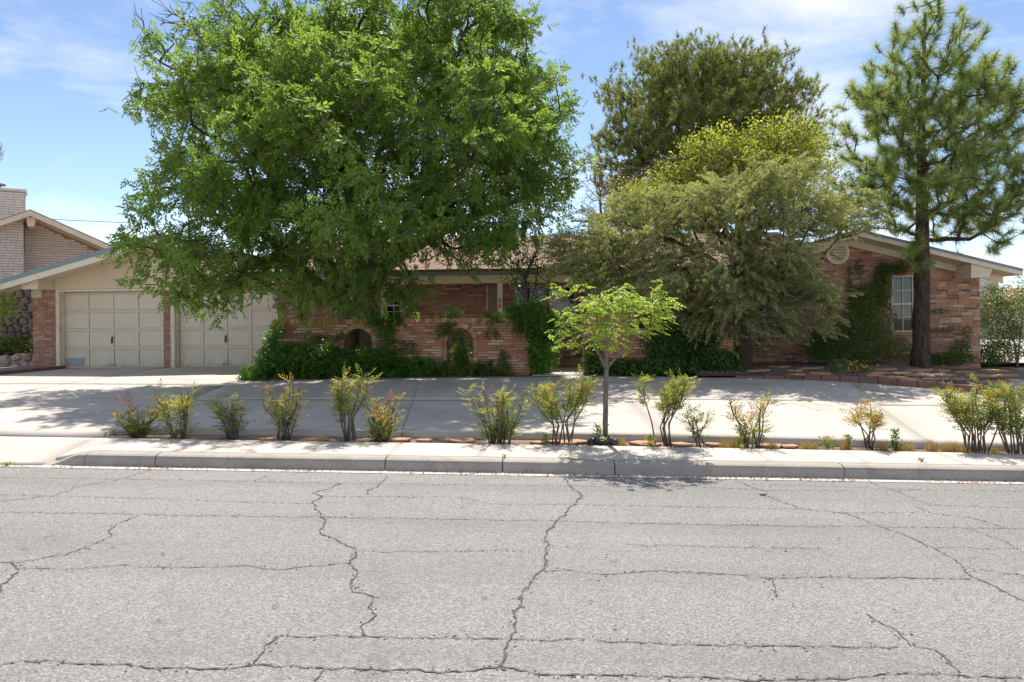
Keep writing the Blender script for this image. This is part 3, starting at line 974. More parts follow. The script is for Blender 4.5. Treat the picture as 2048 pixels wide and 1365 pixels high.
def holed_core(name, x0, x1, y0, y1, z0, topf, holes, mat, extra=()):
    ed = sorted(set([x0, x1] + [e for e in extra if x0 < e < x1] + [v for h in holes for v in (h[0], h[1])]))
    mb = MB()
    for a, b in zip(ed[:-1], ed[1:]):
        m = (a + b) / 2
        hs = [h for h in holes if h[0] < m < h[1]]
        if hs:
            h = hs[0]
            mb.prism([(a, y0, z0), (b, y0, z0), (b, y0, h[2]), (a, y0, h[2])], (0, y1 - y0, 0))
            mb.prism([(a, y0, h[3]), (b, y0, h[3]), (b, y0, topf(b)), (a, y0, topf(a))], (0, y1 - y0, 0))
        else:
            mb.prism([(a, y0, z0), (b, y0, z0), (b, y0, topf(b)), (a, y0, topf(a))], (0, y1 - y0, 0))
    return mb.build(name, mat, house)


# ---- middle: porch with beam, gutter, main wall
YM, YE = 20.6, 19.0
be0, be1 = at(950, 567, YE).z, at(950, 548, YE).z
zgut = at(950, 541, YE).z
xm0, xm1 = gx(597), at(1482, 600, 18.2).x
wins = {'a': (at(771, 573, YM), at(810, 650, YM)), 'b': (at(1030, 574, YM), at(1152, 674, YM))}
main = holed_core('main_wall', xm0 - .3, xm1 + 1.0, YM + .012, YM + .25, .2, lambda x: be1 + .2, [(p.x, q.x, q.z, p.z) for p, q in wins.values()], M['dmortar'])


def keep_main(a, b, z0, z1):
    o = xm0 - .3
    return trim(a, b, lambda t: any(p.x - .008 < o + t < q.x + .008 and z1 > q.z and z0 < p.z for p, q in wins.values()))


brickwork(main, Vector((xm0 - .3, YM, 0)), UX, NY, xm1 + 1.3 - xm0, .4, be1 + .1, M['brick_house'], keep_main,
          prio=lambda u, z: (2 if at(800, 600, YM).x < xm0 - .3 + u < at(985, 600, YM).x and z > 1.5 else 0))


def window(x0, x1, z0, z1, y, cols, rows, parent=house, sash=True, shade=None):
    """frame in the wall with glass panes between bars"""
    w_ = MB().box((x0, y + .05, z0), (x1, y + .07, z1)).build('window', M['dark'], parent)
    t = .035
    MB().box((x0, y - .012, z0), (x0 + t, y + .05, z1)).box((x1 - t, y - .012, z0), (x1, y + .05, z1)).box((x0 + t, y - .012, z1 - t), (x1 - t, y + .05, z1)).box((x0 + t, y - .02, z0), (x1 - t, y + .05, z0 + t)).build('frame', M['white'], w_)
    if sash:
        MB().box((x0 + t, y - .004, (z0 + z1) / 2 - .022), (x1 - t, y + .045, (z0 + z1) / 2 + .022)).build('meeting_rail', M['white'], w_)
    cw, rh = (x1 - x0 - 2 * t) / cols, (z1 - z0 - 2 * t) / rows
    for c in range(1, cols):
        MB().box((x0 + t + c * cw - .010, y + .008, z0 + t), (x0 + t + c * cw + .010, y + .03, z1 - t)).build('glazing_bar', M['white'], w_)
    for r in range(1, rows):
        if sash and abs(r - rows / 2) < .01: continue
        MB().box((x0 + t, y + .010, z0 + t + r * rh - .010), (x1 - t, y + .028, z0 + t + r * rh + .010)).build('glazing_bar', M['white'], w_)
    for c in range(cols):
        for r in range(rows):
            MB().box((x0 + t + c * cw + .011, y + .032, z0 + t + r * rh + .011), (x0 + t + (c + 1) * cw - .011, y + .036, z0 + t + (r + 1) * rh - .011)).build('pane', M['glass'], w_)
    return w_


p, q = wins['a']; window(p.x, q.x - .09, q.z, p.z, YM, 2, 3)
MB().box((q.x - .09, YM - .03, q.z - .05), (q.x + .01, YM + .1, p.z + .03)).build('window_casing', M['wood'], house)
p, q = wins['b']; window(p.x, q.x, q.z, p.z, YM, 6, 4, sash=True)
# porch beam, gutter, posts
xb0, xb1 = at(560, 557, YE).x, at(1420, 557, YE).x
MB().box((xb0, YE, be0), (xb1, YE + .14, be1)).build('porch_beam', M['cream'], house)
MB().box((xb0, YE + .15, be1 - .04), (xb1, YM, be1 + .01)).build('porch_ceiling', M['cream'], house)
MB().prism([(xb0, YE - .04, zgut - .11), (xb0, YE - .15, zgut - .08), (xb0, YE - .16, zgut), (xb0, YE - .15, zgut), (xb0, YE - .14, zgut - .07), (xb0, YE - .03, zgut - .1)], (xb1 - xb0, 0, 0)).build('gutter_trough', M['edge_blue'], house)
MB().box((xb0, YE - .028, zgut - .13), (xb1, YE - .002, zgut - .005)).build('eave_fascia', M['edge_blue'], house)
MB().box((xb0, YE - .01, be1 + .001), (xb1, YE + .1, zgut - .02)).build('eave_board', M['trim'], house)
for a, b in ((762, 771), (995, 1005), (1098, 1103.5)):
    MB().box((at(a, 600, YE).x, YE + .01, .42), (at(b, 600, YE).x, YE + .12, be0 - .002)).build('porch_post', M['trim'], house)
post_c = at(1000, 600, YE)
cu = bpy.data.curves.new('digit', 'FONT'); cu.body = '6'; cu.size = 0.17; cu.extrude = 0.004; cu.align_x = 'CENTER'
tmp = bpy.data.objects.new('digit', cu); C.objects.link(tmp)
bpy.context.view_layer.update()
dme = bpy.data.meshes.new_from_object(tmp.evaluated_get(bpy.context.evaluated_depsgraph_get()))
bpy.data.objects.remove(tmp)
dme.materials.clear(); dme.materials.append(M['black'])
for py in (604.5, 616):
    o = bpy.data.objects.new('house_number', dme)
    q = at(1000, py, YE); o.location = (q.x, YE + .002, q.z); o.rotation_euler = (R(90), 0, 0); o.scale = (1.05, 1, 1)
    link(o, house)
# plank door beside the numbers
MB().box((at(973, 600, YM).x, YM - .05, .45), (at(976, 600, YM).x, YM - .01, at(975, 572, YM).z)).build('door_casing', M['trim'], house)
for k in range(4):
    a = at(976 + k * 5, 600, YM).x + .004; b = at(976 + (k + 1) * 5, 600, YM).x - .004
    MB().box((a, YM - .04, .45), (b, YM - .012, at(975, 573, YM).z)).build('door_plank', M['wood'], house)
# main roof
rs = 0.255
YR = 24.6
zr_ = zgut + rs * (YR - YE + .18)
rx0, rx1 = at(480, 540, YE).x, at(1700, 540, YE).x
mr = roof_slab('main_roof', [(rx0, YE - .18, zgut), (rx1, YE - .18, zgut), (rx1, YR, zr_), (rx0, YR, zr_)])
roof_slab('main_roof', [(rx0, YR + .01, zr_), (rx1, YR + .01, zr_), (rx1, YR + 6, zr_ - 1.5), (rx0, YR + 6, zr_ - 1.5)])
shingles(mr, Vector((rx0, YE - .18, zgut)), (1, 0, 0), (0, 1, rs), rx1 - rx0, math.hypot(YR - YE + .18, (YR - YE + .18) * rs), tw=.32, ex=.14)

# ---- right wing gable
YW, YWF = 18.2, 17.45
wl, wr = at(1478, 640, YW).x, at(1961, 640, YW).x
pk = at(1716, 462, YWF)
re_ = at(2044, 541, YWF)
sl = (pk.z - re_.z) / (re_.x - pk.x)
lx = pk.x - (re_.x - pk.x)


def wing_z(x, drop=0): return pk.z - abs(x - pk.x) * sl - drop


wz0 = .42
MB().box((wr - .26, YW + .27, wz0 - .3), (wr - .012, 27, wing_z(wr, .25))).build('wing_side_wall', M['brick_house'], house)
vc = at(1673, 506, YW)
ww = {'l': (at(1507, 556, YW), at(1573, 674, YW)), 'r': (at(1784, 552, YW), at(1850, 664, YW))}

wing = holed_core('wing_wall', wl + .012, wr - .012, YW + .012, YW + .25, wz0 - .3, lambda x: wing_z(x, .2), [(p.x, q.x, q.z, p.z) for p, q in ww.values()], M['dmortar'], (pk.x,))


def keep_wing(a, b, z0, z1):
    x0, x1 = wl + a, wl + b
    xm = max(abs(x0 - pk.x), abs(x1 - pk.x))
    if z1 > pk.z - xm * sl - .17: return False
    return trim(a, b, lambda t: any(p.x - .008 < wl + t < q.x + .008 and z1 > q.z - .07 and z0 < p.z + .2 for p, q in ww.values()) or math.hypot(wl + t - vc.x, (z0 + z1) / 2 - vc.z) < .26)


brickwork(wing, Vector((wl, YW, 0)), UX, NY, wr - wl, wz0 - .06, pk.z, M['brick_house'], keep_wing, bl=.27,
          prio=lambda u, z: (3 if wl + u > at(1862, 600, YW).x else 1 if wl + u > vc.x else 0))
round_vent(vc, .25, YW - .03, house, 6)
for k, (p, q) in ww.items():
    window(p.x, q.x, q.z, p.z, YW + .03, 3, 4)
    n = 9
    for i in range(n):
        x = p.x - .04 + (q.x - p.x + .08) * i / n
        MB().box((x + .004, YW - .008, p.z + .006), (x + (q.x - p.x + .08) / n - .004, YW + .05, p.z + .2)).build('lintel_brick', M['brick_house'], house)
    MB().box((p.x - .06, YW - .05, q.z - .07), (q.x + .06, YW + .06, q.z - .006)).build('window_sill', M['brick_house'], house)
for sg in (-1, 1):
    xe = lx if sg < 0 else re_.x
    rf = roof_slab('wing_roof', [(pk.x - .001 * sg, YWF, pk.z), (xe, YWF, re_.z), (xe, 28, re_.z), (pk.x - .001 * sg, 28, pk.z)])
    ev = Vector((pk.x - xe, 0, pk.z - re_.z)); Lv = ev.length
    shingles(rf, Vector((xe, YWF, re_.z)), (0, 1, 0), ev, 28 - YWF, Lv, tw=.34, ex=.16)
    def rk(d0, d1, y0, y1, name, mat):
        MB().prism([(pk.x, y0, pk.z - d0), (xe, y0, re_.z - d0), (xe, y0, re_.z - d1), (pk.x, y0, pk.z - d1)], (0, y1 - y0, 0)).build(name, mat, house)
    rk(.024, .125, YWF - .03, YWF + .015, 'fascia', M['trim'])
    rk(-.035, .022, YWF - .05, YWF - .005, 'drip_edge', M['edge_blue'])
    rk(.09, .11, YWF + .02, YW - .07, 'soffit', M['trim'])
    rk(.11, .26, YW - .065, YW - .014, 'frieze_board', M['trim'])
b0, b1 = at(1940, 556, YWF + .1), at(1985, 528, YWF + .1)
MB().prism([(b0.x, YWF + .05, b0.z), (b0.x, YWF + .05, b1.z), (b1.x + .08, YWF + .05, b1.z - .03), (b1.x - .03, YWF + .05, b1.z - .14), (b1.x - .12, YWF + .05, b0.z)], (0, YW - .02 - YWF, 0)).build('cornice_box', M['trim'], house)

# ================================================================== GARDEN WALLS
YA = 16.5


def garden_wall(name, pxa, pxb, pytop, arches, label):
    x0, x1 = at(pxa, 700, YA).x, at(pxb, 700, YA).x
    zt = at((pxa + pxb) / 2, pytop, YA).z
    root = thing(name, ((x0 + x1) / 2, YA + .1, .42), label, 'wall', 'orange brick garden walls')
    zc = zt - .105
    arc = [(at(c, sp, YA).x, at(c, sp, YA).z, wpx / 2 * YA / FPX) for c, sp, wpx in arches]

    def inside(x, z, grow_=0.0):
        for cx, cz, r in arc:
            if abs(x - cx) < r + grow_ and z < cz: return True
            if (x - cx) ** 2 + (z - cz) ** 2 < (r + grow_) ** 2: return True
        return False
    # core, sliced so the arches stay open
    core = MB()
    edges = [x0 + .012, x1 - .012]
    for cx, cz, r in arc: edges += [cx + r * math.cos(t) for t in np.linspace(0, math.pi, 15)]
    edges = sorted(set(edges))
    for a, b in zip(edges[:-1], edges[1:]):
        m = (a + b) / 2; zlow = .2
        for cx, cz, r in arc:
            if abs(m - cx) < r: zlow = cz + math.sqrt(max(0, r * r - (m - cx) ** 2))
        core.prism([(a, YA + .012, zlow), (b, YA + .012, zlow), (b, YA + .012, zc), (a, YA + .012, zc)], (0, .19, 0))
    face = core.build('wall_core', M['mortar'], root)

    def keep(a, b, z0, z1):
        return trim(a, b, lambda t: inside(x0 + t, z0, .099) or inside(x0 + t, z1, .099))
    brickwork(face, Vector((x0, YA, 0)), UX, NY, x1 - x0, .36, zc - .006, M['brick_garden'], keep, prio=lambda u, z: (2 if z > 1.0 else 0) + (1 if u > (x1 - x0) * .55 else 0))
    brickwork(face, Vector((x1 + .001, YA + .01, 0)), (0, 1, 0), (1, 0, 0), .19, .36, zc - .006, M['brick_garden'], None, bl=.19, limit=30)
    me = brick_mesh(M['brick_garden'])
    n = int((x1 - x0 + .02) / .0672)
    cop = face
    for i in range(n):
        o = bpy.data.objects.new('coping_brick', me)
        o.location = (x0 - .01 + i * (x1 - x0 + .02) / n, YA - .022 + random.uniform(-.004, .004), zc + random.uniform(0, .003))
        o.rotation_euler = (0, random.uniform(-.02, .02), 0)
        o.scale = (.057, .245, .103 + random.uniform(-.003, .003))
        link(o, root)
    MB().box((x0 + .003, YA - .008, zc - .002), (x1 - .003, YA + .205, zt - .012)).build('coping_mortar', M['mortar'], root)
    for cx, cz, r in arc:
        k = int(math.pi * (r + .05) / .068)
        for i in range(k):
            a0 = math.pi * i / k + .01; a1 = math.pi * (i + 1) / k - .01
            P = lambda a, rr: (cx + math.cos(a) * rr, YA - .012, cz + math.sin(a) * rr)
            MB().prism([P(a0, r), P(a1, r), P(a1, r + .1), P(a0, r + .1)], (0, .2, 0)).build('arch_brick', M['brick_garden'], root)
        z = cz - .06
        while z > .4:
            for s_ in (-1, 1):
                xa_, xb_ = sorted((cx + s_ * r, cx + s_ * (r + .095)))
                MB().box((xa_, YA - .008, z), (xb_, YA + .2, z + .052)).build('jamb_brick', M['brick_garden'], root)
            z -= .061
    return root


garden_wall('garden_wall', 545, 1060, 638, [(716, 686, 58), (920, 682, 52)], 'orange brick garden wall pierced by two arched openings and draped with vines')
garden_wall('garden_wall', 1166, 1467, 632, [], 'orange brick garden wall without arches, half covered by dark ivy')

# ================================================================== NEIGHBOUR ON THE LEFT
nb = thing('neighbour_house', at(0, 640, 29), 'pale painted brick house with chimney rising behind the garage roof', 'house')
PH = R(33)
du, dn = Vector((math.cos(PH), math.sin(PH), 0)), Vector((math.sin(PH), -math.cos(PH), 0))
nO = at(49, 600, 28.0); nO.z = 0
nzt = at(49, 430, 28).z
fw = MB().prism([tuple(nO - du * 6 - dn * .012), tuple(nO - du * .012 - dn * .012), tuple(nO - du * .012 - dn * 1.2), tuple(nO - du * 6 - dn * 1.2)], (0, 0, nzt - .1)).build('front_wall', M['dmortar'], nb)
brickwork(fw, nO - du * 3.2, du, dn, 3.2, 2.2, nzt - .08, M['brick_pale'], None, bl=.33, bh=.088, jt=.012, limit=180, prio=lambda u, z: u)
rw0 = nO - dn * .9
rwl = 5.0
npk = at(60, 417, 27.4)


rake_slope = 0.46
pku = (npk - rw0).dot(du)


def nrz(u): return npk.z - abs(u - pku) * rake_slope


rwm = MB().prism([tuple(rw0 - dn * .012), tuple(rw0 + du * rwl - dn * .012), tuple(rw0 + du * rwl - dn * .5), tuple(rw0 - dn * .5)], (0, 0, 2.4)).build('recessed_wall', M['dmortar'], nb)
core = [rw0 - dn * .012 + Vector((0, 0, 2.3)), rw0 + du * rwl - dn * .012 + Vector((0, 0, 2.3)), rw0 + du * rwl - dn * .012 + Vector((0, 0, max(2.35, nrz(rwl) - .25))), rw0 - dn * .012 + Vector((0, 0, nrz(0) - .25))]
MB().prism([tuple(c) for c in core], tuple(-dn * .3)).build('gable_core', M['dmortar'], nb)
brickwork(rwm, rw0, du, dn, rwl, 2.2, nrz(pku), M['brick_pale'], lambda a, b, z0, z1: z1 < min(nrz(a), nrz(b)) - .22, bl=.33, bh=.088, jt=.012, limit=180)
eo = npk - du * pku
eo = Vector((rw0.x, rw0.y, 0)) + dn * 1.5


def nP(u, z, out_): return tuple(Vector((rw0.x, rw0.y, z)) + du * u + dn * out_)


for sg, ul in ((1, 5.4), (-1, 5.0)):
    uu = pku + sg * ul
    z1 = nrz(uu)
    MB().prism([nP(pku, npk.z, 1.5), nP(uu, z1, 1.5), nP(uu, z1, -8), nP(pku, npk.z, -8)], (0, 0, -.05)).build('roof', M['shingle'], nb)
    MB().prism([nP(pku, npk.z - .055, 1.53), nP(uu, z1 - .055, 1.53), nP(uu, z1 - .25, 1.53), nP(pku, npk.z - .25, 1.53)], tuple(-dn * .05)).build('fascia', M['trim'], nb)
    MB().prism([nP(pku, npk.z - .2, 1.47), nP(uu, z1 - .2, 1.47), nP(uu, z1 - .2, 0), nP(pku, npk.z - .2, 0)], (0, 0, -.03)).build('soffit', M['cream'], nb)
MB().prism([nP(pku - .14, npk.z - .26, 1.3), nP(pku + .16, npk.z - .26, 1.3), nP(pku + .12, npk.z - .62, 1.3), nP(pku - .1, npk.z - .62, 1.3)], tuple(-dn * 1.3)).build('ridge_beam', M['trim'], nb)
# chimney
ch0 = at(50, 400, 30.0); cz1 = at(20, 385, 30).z; cz0 = at(20, 450, 30).z
chm = MB().prism([tuple(Vector((ch0.x, ch0.y, cz0 - 1)) - du * 2.2 - dn * .01), tuple(Vector((ch0.x, ch0.y, cz0 - 1)) - dn * .01), tuple(Vector((ch0.x, ch0.y, cz0 - 1)) - dn * .9), tuple(Vector((ch0.x, ch0.y, cz0 - 1)) - du * 2.2 - dn * .9)], (0, 0, cz1 - cz0 + 1)).build('chimney', M['dmortar'], nb)
brickwork(chm, Vector((ch0.x, ch0.y, 0)) - du * 2.2, du, dn, 2.2, cz0 - .6, cz1, M['brick_pale'], None, bl=.33, bh=.088, jt=.012, limit=120)
c0 = Vector((ch0.x, ch0.y, cz1))
MB().prism([tuple(c0 - du * 2.25 + dn * .06), tuple(c0 + du * .07 + dn * .06), tuple(c0 + du * .07 - dn * .95), tuple(c0 - du * 2.25 - dn * .95)], (0, 0, .1)).build('chimney_cap', M['brick_pale'], nb)
fp = at(0, 383, 30.3)
MB().tube([(fp.x - .1, fp.y, cz1), (fp.x - .1, fp.y, cz1 + .35)], .12, 10).tube([(fp.x - .1, fp.y, cz1 + .35), (fp.x - .1, fp.y, cz1 + .4), (fp.x - .1, fp.y, cz1 + .5)], [.3, .3, .03], 10).build('flue_cap', M['metal'], nb)

# stone walls
ico = bmesh.new(); bmesh.ops.create_icosphere(ico, subdivisions=1, radius=0.5)
stone_me = {}
for mname in ('stone_grey', 'stone_tan'):
    stone_me[mname] = []
    for k in range(5):
        b = ico.copy()
        for v in b.verts:
            v.co *= random.uniform(.85, 1.15)
            v.co = Vector([math.copysign(abs(c * 2) ** .6 / 2, c) for c in v.co])
        me = bpy.data.meshes.new('stone'); b.to_mesh(me); me.materials.append(M[mname]); stone_me[mname].append(me); b.free()


def stone_wall(name, x0, x1, Y, z0, z1, mname, size, label, slope_top=0.0):
    root = thing(name, ((x0 + x1) / 2, Y, z0), label, 'wall')
    face = MB().box((x0, Y + .1, z0 - .3), (x1, Y + .4, z1 - .05)).build('wall_core', M['dmortar'], root)
    z = z0
    while z < z1 - size * .3:
        x = x0 - random.random() * size
        while x < x1 - size * .2:
            sx = size * random.uniform(.8, 1.6)
            o = bpy.data.objects.new('stone', random.choice(stone_me[mname]))
            o.location = (x + sx / 2, Y + .12, z + size * .5 + random.uniform(-.04, .04))
            o.scale = (sx * 1.0, .32, size * random.uniform(.9, 1.2)); o.rotation_euler = (0, random.uniform(-.35, .35), 0)
            link(o, face); x += sx * .95
        z += size * .85
    return root


stone_wall('stone_wall', at(-70, 640, 21.6).x, at(66, 640, 21.6).x, 21.6, .4, at(30, 573, 21.6).z, 'stone_grey', .24, 'tall dark grey fieldstone wall beside the garage')
stone_wall('stone_wall', at(-70, 720, 20.6).x, at(67, 720, 20.6).x, 20.6, .36, at(30, 714, 20.6).z, 'stone_tan', .26, 'knee high tan rubble wall holding up the hedge bed')
sheet('hedge_bed', [at(-90, 712, 20.8).x, at(66, 712, 20.8).x], [20.8, 21.65], lambda x, y: 0 * x + at(30, 717, 20.6).z - .03, M['soil'], None)['kind'] = 'structure'
# gravel patch and brick edging left of the drive
gp = sheet('gravel_patch', [-17.5, -15, -13.15], [15.5, 17, 18.5, 20.5], lambda x, y: zg(x, y) + .06, M['pebble']); gp['kind'] = 'structure'
for i in range(12):
    a = Vector((-12.98 + .0 * i, 20.2 - i * .5, 0)); z = float(zg(a.x, a.y))
    if i == 0:
        edge_root = thing('drive_edging', (a.x, a.y, z), 'row of dark red edging blocks along the garage drive beside the gravel', 'edging')
    MB().box((a.x - .1 - .06 * i * .5, a.y - .49, z - .05), (a.x - .06 * i * .5, a.y, z + .085)).build('edging_block', M['edging'], edge_root)

# ================================================================== RIGHT BED
curve_px = [(1400, 757), (1470, 757), (1530, 758), (1570, 759), (1605, 760), (1642, 762), (1680, 764), (1718, 766), (1757, 769), (1795, 772), (1835, 775), (1874, 778), (1914, 783), (1955, 788), (1998, 794), (2045, 802), (2095, 812), (2150, 826)]
cv = [ground_at(x, y) for x, y in curve_px]
poly = [(p.x, p.y) for p in cv] + [(18, 12), (18, 18.3), (cv[0].x - .3, 18.3)]


def zbed(x, y): return zg(x, y) + .05


bed = MB()
ring_front = [(p.x, p.y + .05) for p in cv]
for (a, b) in zip(ring_front[:-1], ring_front[1:]):
    n = 6
    for i in range(n):
        y0a, y0b = a[1] + (18.4 - a[1]) * i / n, b[1] + (18.4 - b[1]) * i / n
        y1a, y1b = a[1] + (18.4 - a[1]) * (i + 1) / n, b[1] + (18.4 - b[1]) * (i + 1) / n
        k = len(bed.v)
        for (x, y) in ((a[0], y0a), (b[0], y0b), (b[0], y1b), (a[0], y1a)):
            bed.v.append((x, y, float(zbed(x, y)) + .06 * math.sin(min(1, (y - min(y0a, a[1])) / 3) * 1.6)))
        bed.f.append((k, k + 1, k + 2, k + 3))
bedo = bed.build('planting_bed', M['mulch'], None, kind='structure')
edge2 = thing('bed_edging', cv[5], 'curved row of reddish concrete edging blocks holding the gravel bed', 'edging')
for i, (a, b) in enumerate(zip(cv[:-1], cv[1:])):
    h = .02 + min(.10, .025 * i)
    d = (b - a); L = d.length; d.normalize(); s = Vector((-d.y, d.x, 0)).normalized()
    za, zb_ = float(zg(a.x, a.y)), float(zg(b.x, b.y))
    a2, b2 = a + d * .008, b - d * .008
    dz = random.uniform(-.006, .006)
    rg = [(a2.x, a2.y, za - .08), (b2.x, b2.y, zb_ - .08), (b2.x, b2.y, zb_ + h + dz), (a2.x, a2.y, za + h + dz)]
    MB().prism(rg, tuple(s * .12)).build('edging_block', M['edging'], edge2)


def in_bed(x, y):
    if y > 18.0: return False
    for a, b in zip(cv[:-1], cv[1:]):
        if a.x <= x < b.x:
            return y > a.y + (b.y - a.y) * (x - a.x) / (b.x - a.x) + .15
    return False


peb = []
while len(peb) < 5000:
    x, y = random.uniform(cv[0].x, 11), random.uniform(12, 18)
    if in_bed(x, y): peb.append((x, y, float(zbed(x, y)) + .035))
peb = np.array(peb)
sz = rng.uniform(.012, .03, len(peb))
tet = unit(np.array([[1, 1, 1], [-1, -1, 1], [-1, 1, -1], [1, -1, -1.0]]))
rot = rng.normal(0, .5, (len(peb), 4, 3))
V = peb[:, None, :] + unit(tet[None] + rot) * sz[:, None, None] * np.array([1.3, 1.3, .8])
F = (np.arange(len(peb))[:, None, None] * 4 + np.array([[0, 1, 2], [0, 3, 1], [0, 2, 3], [1, 3, 2]])[None]).reshape(-1, 3)
o = np_mesh('gravel', V.reshape(-1, 3), F, M['pebble']); tag(o, 'dark brown gravel spread over the planting bed by the wing', 'gravel', kind='stuff')


def flagstone(p, r, label, group, zf, tilt=.05, th=.03):
    n = random.randint(5, 7)
    ring = []
    for k in range(n):
        a = 2 * math.pi * (k + random.uniform(-.25, .25)) / n
        rr = r * random.uniform(.7, 1.1)
        ring.append((p[0] + math.cos(a) * rr * 1.25, p[1] + math.sin(a) * rr, zf(p[0], p[1]) + math.cos(a) * rr * random.uniform(-tilt, tilt)))
    o = MB().prism(ring, (0, 0, th)).build('flagstone', M['flag'])
    tag(o, label, 'stone', group)


fl = [(1590, 743), (1600, 750), (1620, 738), (1520, 742), (1560, 735), (1640, 748), (1760, 748), (1785, 756), (1800, 748), (1830, 752), (1860, 760), (1815, 760), (1890, 752), (1770, 740), (1835, 742), (1920, 760), (1745, 752), (1880, 742), (1930, 745), (1960, 752), (1700, 742), (1990, 742), (2015, 752), (1995, 765)]
for x, y in fl:
    p = ground_at(x, y, zbed, .05)
    flagstone((p.x, p.y), random.uniform(.14, .26), 'flat reddish flagstone lying on the dark gravel bed', 'flagstones on the gravel bed', lambda a, b: float(zbed(a, b)) + .045, .08)
zst = lambda x, y: float(zg(x, y)) - .07
fl2 = [(535, 878), (630, 879), (800, 880), (850, 881), (905, 879), (925, 883), (1075, 886), (1105, 884), (1140, 886), (1160, 884), (1280, 887), (1300, 889), (1360, 889), (1430, 890), (1540, 892), (1580, 893)]
for x, y in fl2:
    p = ground_at(x, y, lambda a, b: zg(a, b) - .06)
    flagstone((p.x, min(9.2, max(8.98, p.y))), random.uniform(.10, .17), 'flat reddish flagstone laid in the strip behind the pavement', 'flagstones in the kerbside strip', lambda a, b: zst(a, b) + .003, .10, .022)

# ================================================================== TREES
def trunk(name, pts, rad, mat, parent, n=12, wob=.06):
    mb = MB()
    P, Rr = [], []
    for i in range(len(pts) - 1):
        for k in range(6):
            t = k / 6
            P.append(Vector(pts[i]).lerp(Vector(pts[i + 1]), t) + Vector((random.uniform(-1, 1), random.uniform(-1, 1), 0)) * rad[i] * .06)
            Rr.append((rad[i] + (rad[i + 1] - rad[i]) * t) * random.uniform(.95, 1.05))
    P.append(Vector(pts[-1])); Rr.append(rad[-1])
    mb.tube(P, Rr, n)
    mb.v = [(x + random.uniform(-1, 1) * wob * rad[0] * .4, y + random.uniform(-1, 1) * wob * rad[0] * .4, z) for x, y, z in mb.v]
    return mb.build(name, mat, parent, smooth=True)


def spray(P, n, spread, zb=0.0):
    """n spots around every point, with the point's own row index"""
    idx = np.repeat(np.arange(len(P)), n)
    return P[idx] + rng.normal(0, spread, (len(idx), 3)), idx


# ---- the big ash in the court
ash = thing('ash_tree', at(722, 720, 18.3), 'huge spreading green broadleaf tree growing behind the arched garden wall', 'tree')
base = at(722, 742, 18.3); base.z = .35
fork = at(712, 585, 18.2)
tr1 = [base + Vector((.32, 0, 0)), at(738, 640, 18.3), at(722, 560, 18.1), at(705, 440, 18), at(695, 300, 18.2), at(688, 180, 18.4), at(690, 60, 18.6)]
tr2 = [base - Vector((.3, 0, 0)), at(698, 640, 18.2), at(672, 560, 17.9), at(600, 440, 17.6), at(530, 330, 17.5), at(470, 240, 17.6)]
tr3 = [at(730, 600, 18.2), at(800, 480, 17.8), at(880, 370, 17.8), at(950, 280, 18.0), at(1000, 180, 18.2)]
tr4 = [at(722, 570, 18.1), at(820, 500, 17.4), at(930, 440, 17.3), at(1040, 400, 17.5)]
tr5 = [at(690, 600, 18.0), at(600, 540, 17.0), at(480, 510, 16.2), at(400, 515, 15.6)]
for pts, rr in ((tr1, [.36, .30, .25, .20, .16, .11, .06]), (tr2, [.30, .24, .2, .15, .11, .07]), (tr3, [.16, .15, .13, .1, .06]), (tr4, [.14, .12, .09, .05]), (tr5, [.13, .1, .07, .04])):
    trunk('trunk', pts, rr, M['bark_ash'], ash)
seeds, par = [], []
for t in (tr1, tr2, tr3, tr4, tr5):
    st = len(seeds)
    for i, p in enumerate(t[1:]):
        seeds.append(p); par.append(len(seeds) - 2 if i else (-1 if st == 0 else 0))
A = [(640, 110, 18.0, 165, 130, 2.6), (830, 80, 18.0, 175, 140, 2.8), (985, 130, 18.0, 105, 115, 2.4), (1040, 260, 17.6, 75, 145, 2.0),
     (1060, 395, 17.0, 75, 70, 1.7), (900, 300, 15.2, 165, 165, 2.4), (700, 260, 14.8, 165, 175, 2.5), (525, 220, 16.2, 140, 125, 2.2),
     (415, 185, 17.0, 90, 65, 1.6), (340, 100, 17.6, 50, 32, .9), (322, 212, 17.6, 32, 22, .7), (412, 330, 15.6, 95, 105, 2.0),
     (560, 400, 14.5, 175, 115, 2.3), (760, 430, 14.3, 185, 100, 2.3), (345, 495, 15.0, 62, 36, 1.1, 1.6), (425, 540, 14.6, 95, 62, 1.2, 1.7),
     (620, 540, 14.8, 115, 58, 1.2, 1.8), (755, 545, 15.3, 90, 58, 1.1, 1.8), (900, 470, 15.6, 105, 55, 1.4), (335, 400, 16.4, 36, 36, .8), (475, 80, 18.0, 78, 55, 1.3), (995, 465, 16.6, 75, 40, 1.1)]
pts, pad = pads(A, 260, 10, (.30, .30, .17), .42, .74)
P, pr, ct = grow(seeds, par, pts, .35)
ns = len(seeds)
branches('branches', P, pr, ct, .010, .46, M['bark_ash'], ash, .16, skip=ns)
Q = P[ns:]
c, ix = spray(Q, 10, .12)
cen = Q.mean(0)
d = unit((Q - P[pr[ns:]]))[ix] * .6 + rdir(len(c)) * .9; d[:, 2] -= .25
nn = rdir(len(c), 1.2)
lc, ld, ln, ll, lw, li = compound(c, d, nn, rng.uniform(.16, .26, len(c)), 4, .114, .042, .12)
gt = rng.beta(2.0, 2.2, 400)[pad[ix]] * .6 + rng.beta(2, 2, len(Q))[ix] * .2 + rng.random(len(c)) * .2
leaves('crown', lc, ld, ln, ll * rng.uniform(.75, 1.2, len(ll)), lw * 1.1, np.clip(gt[li] + rng.normal(0, .1, len(li)), 0, 1), M['leaf_ash'], ash)
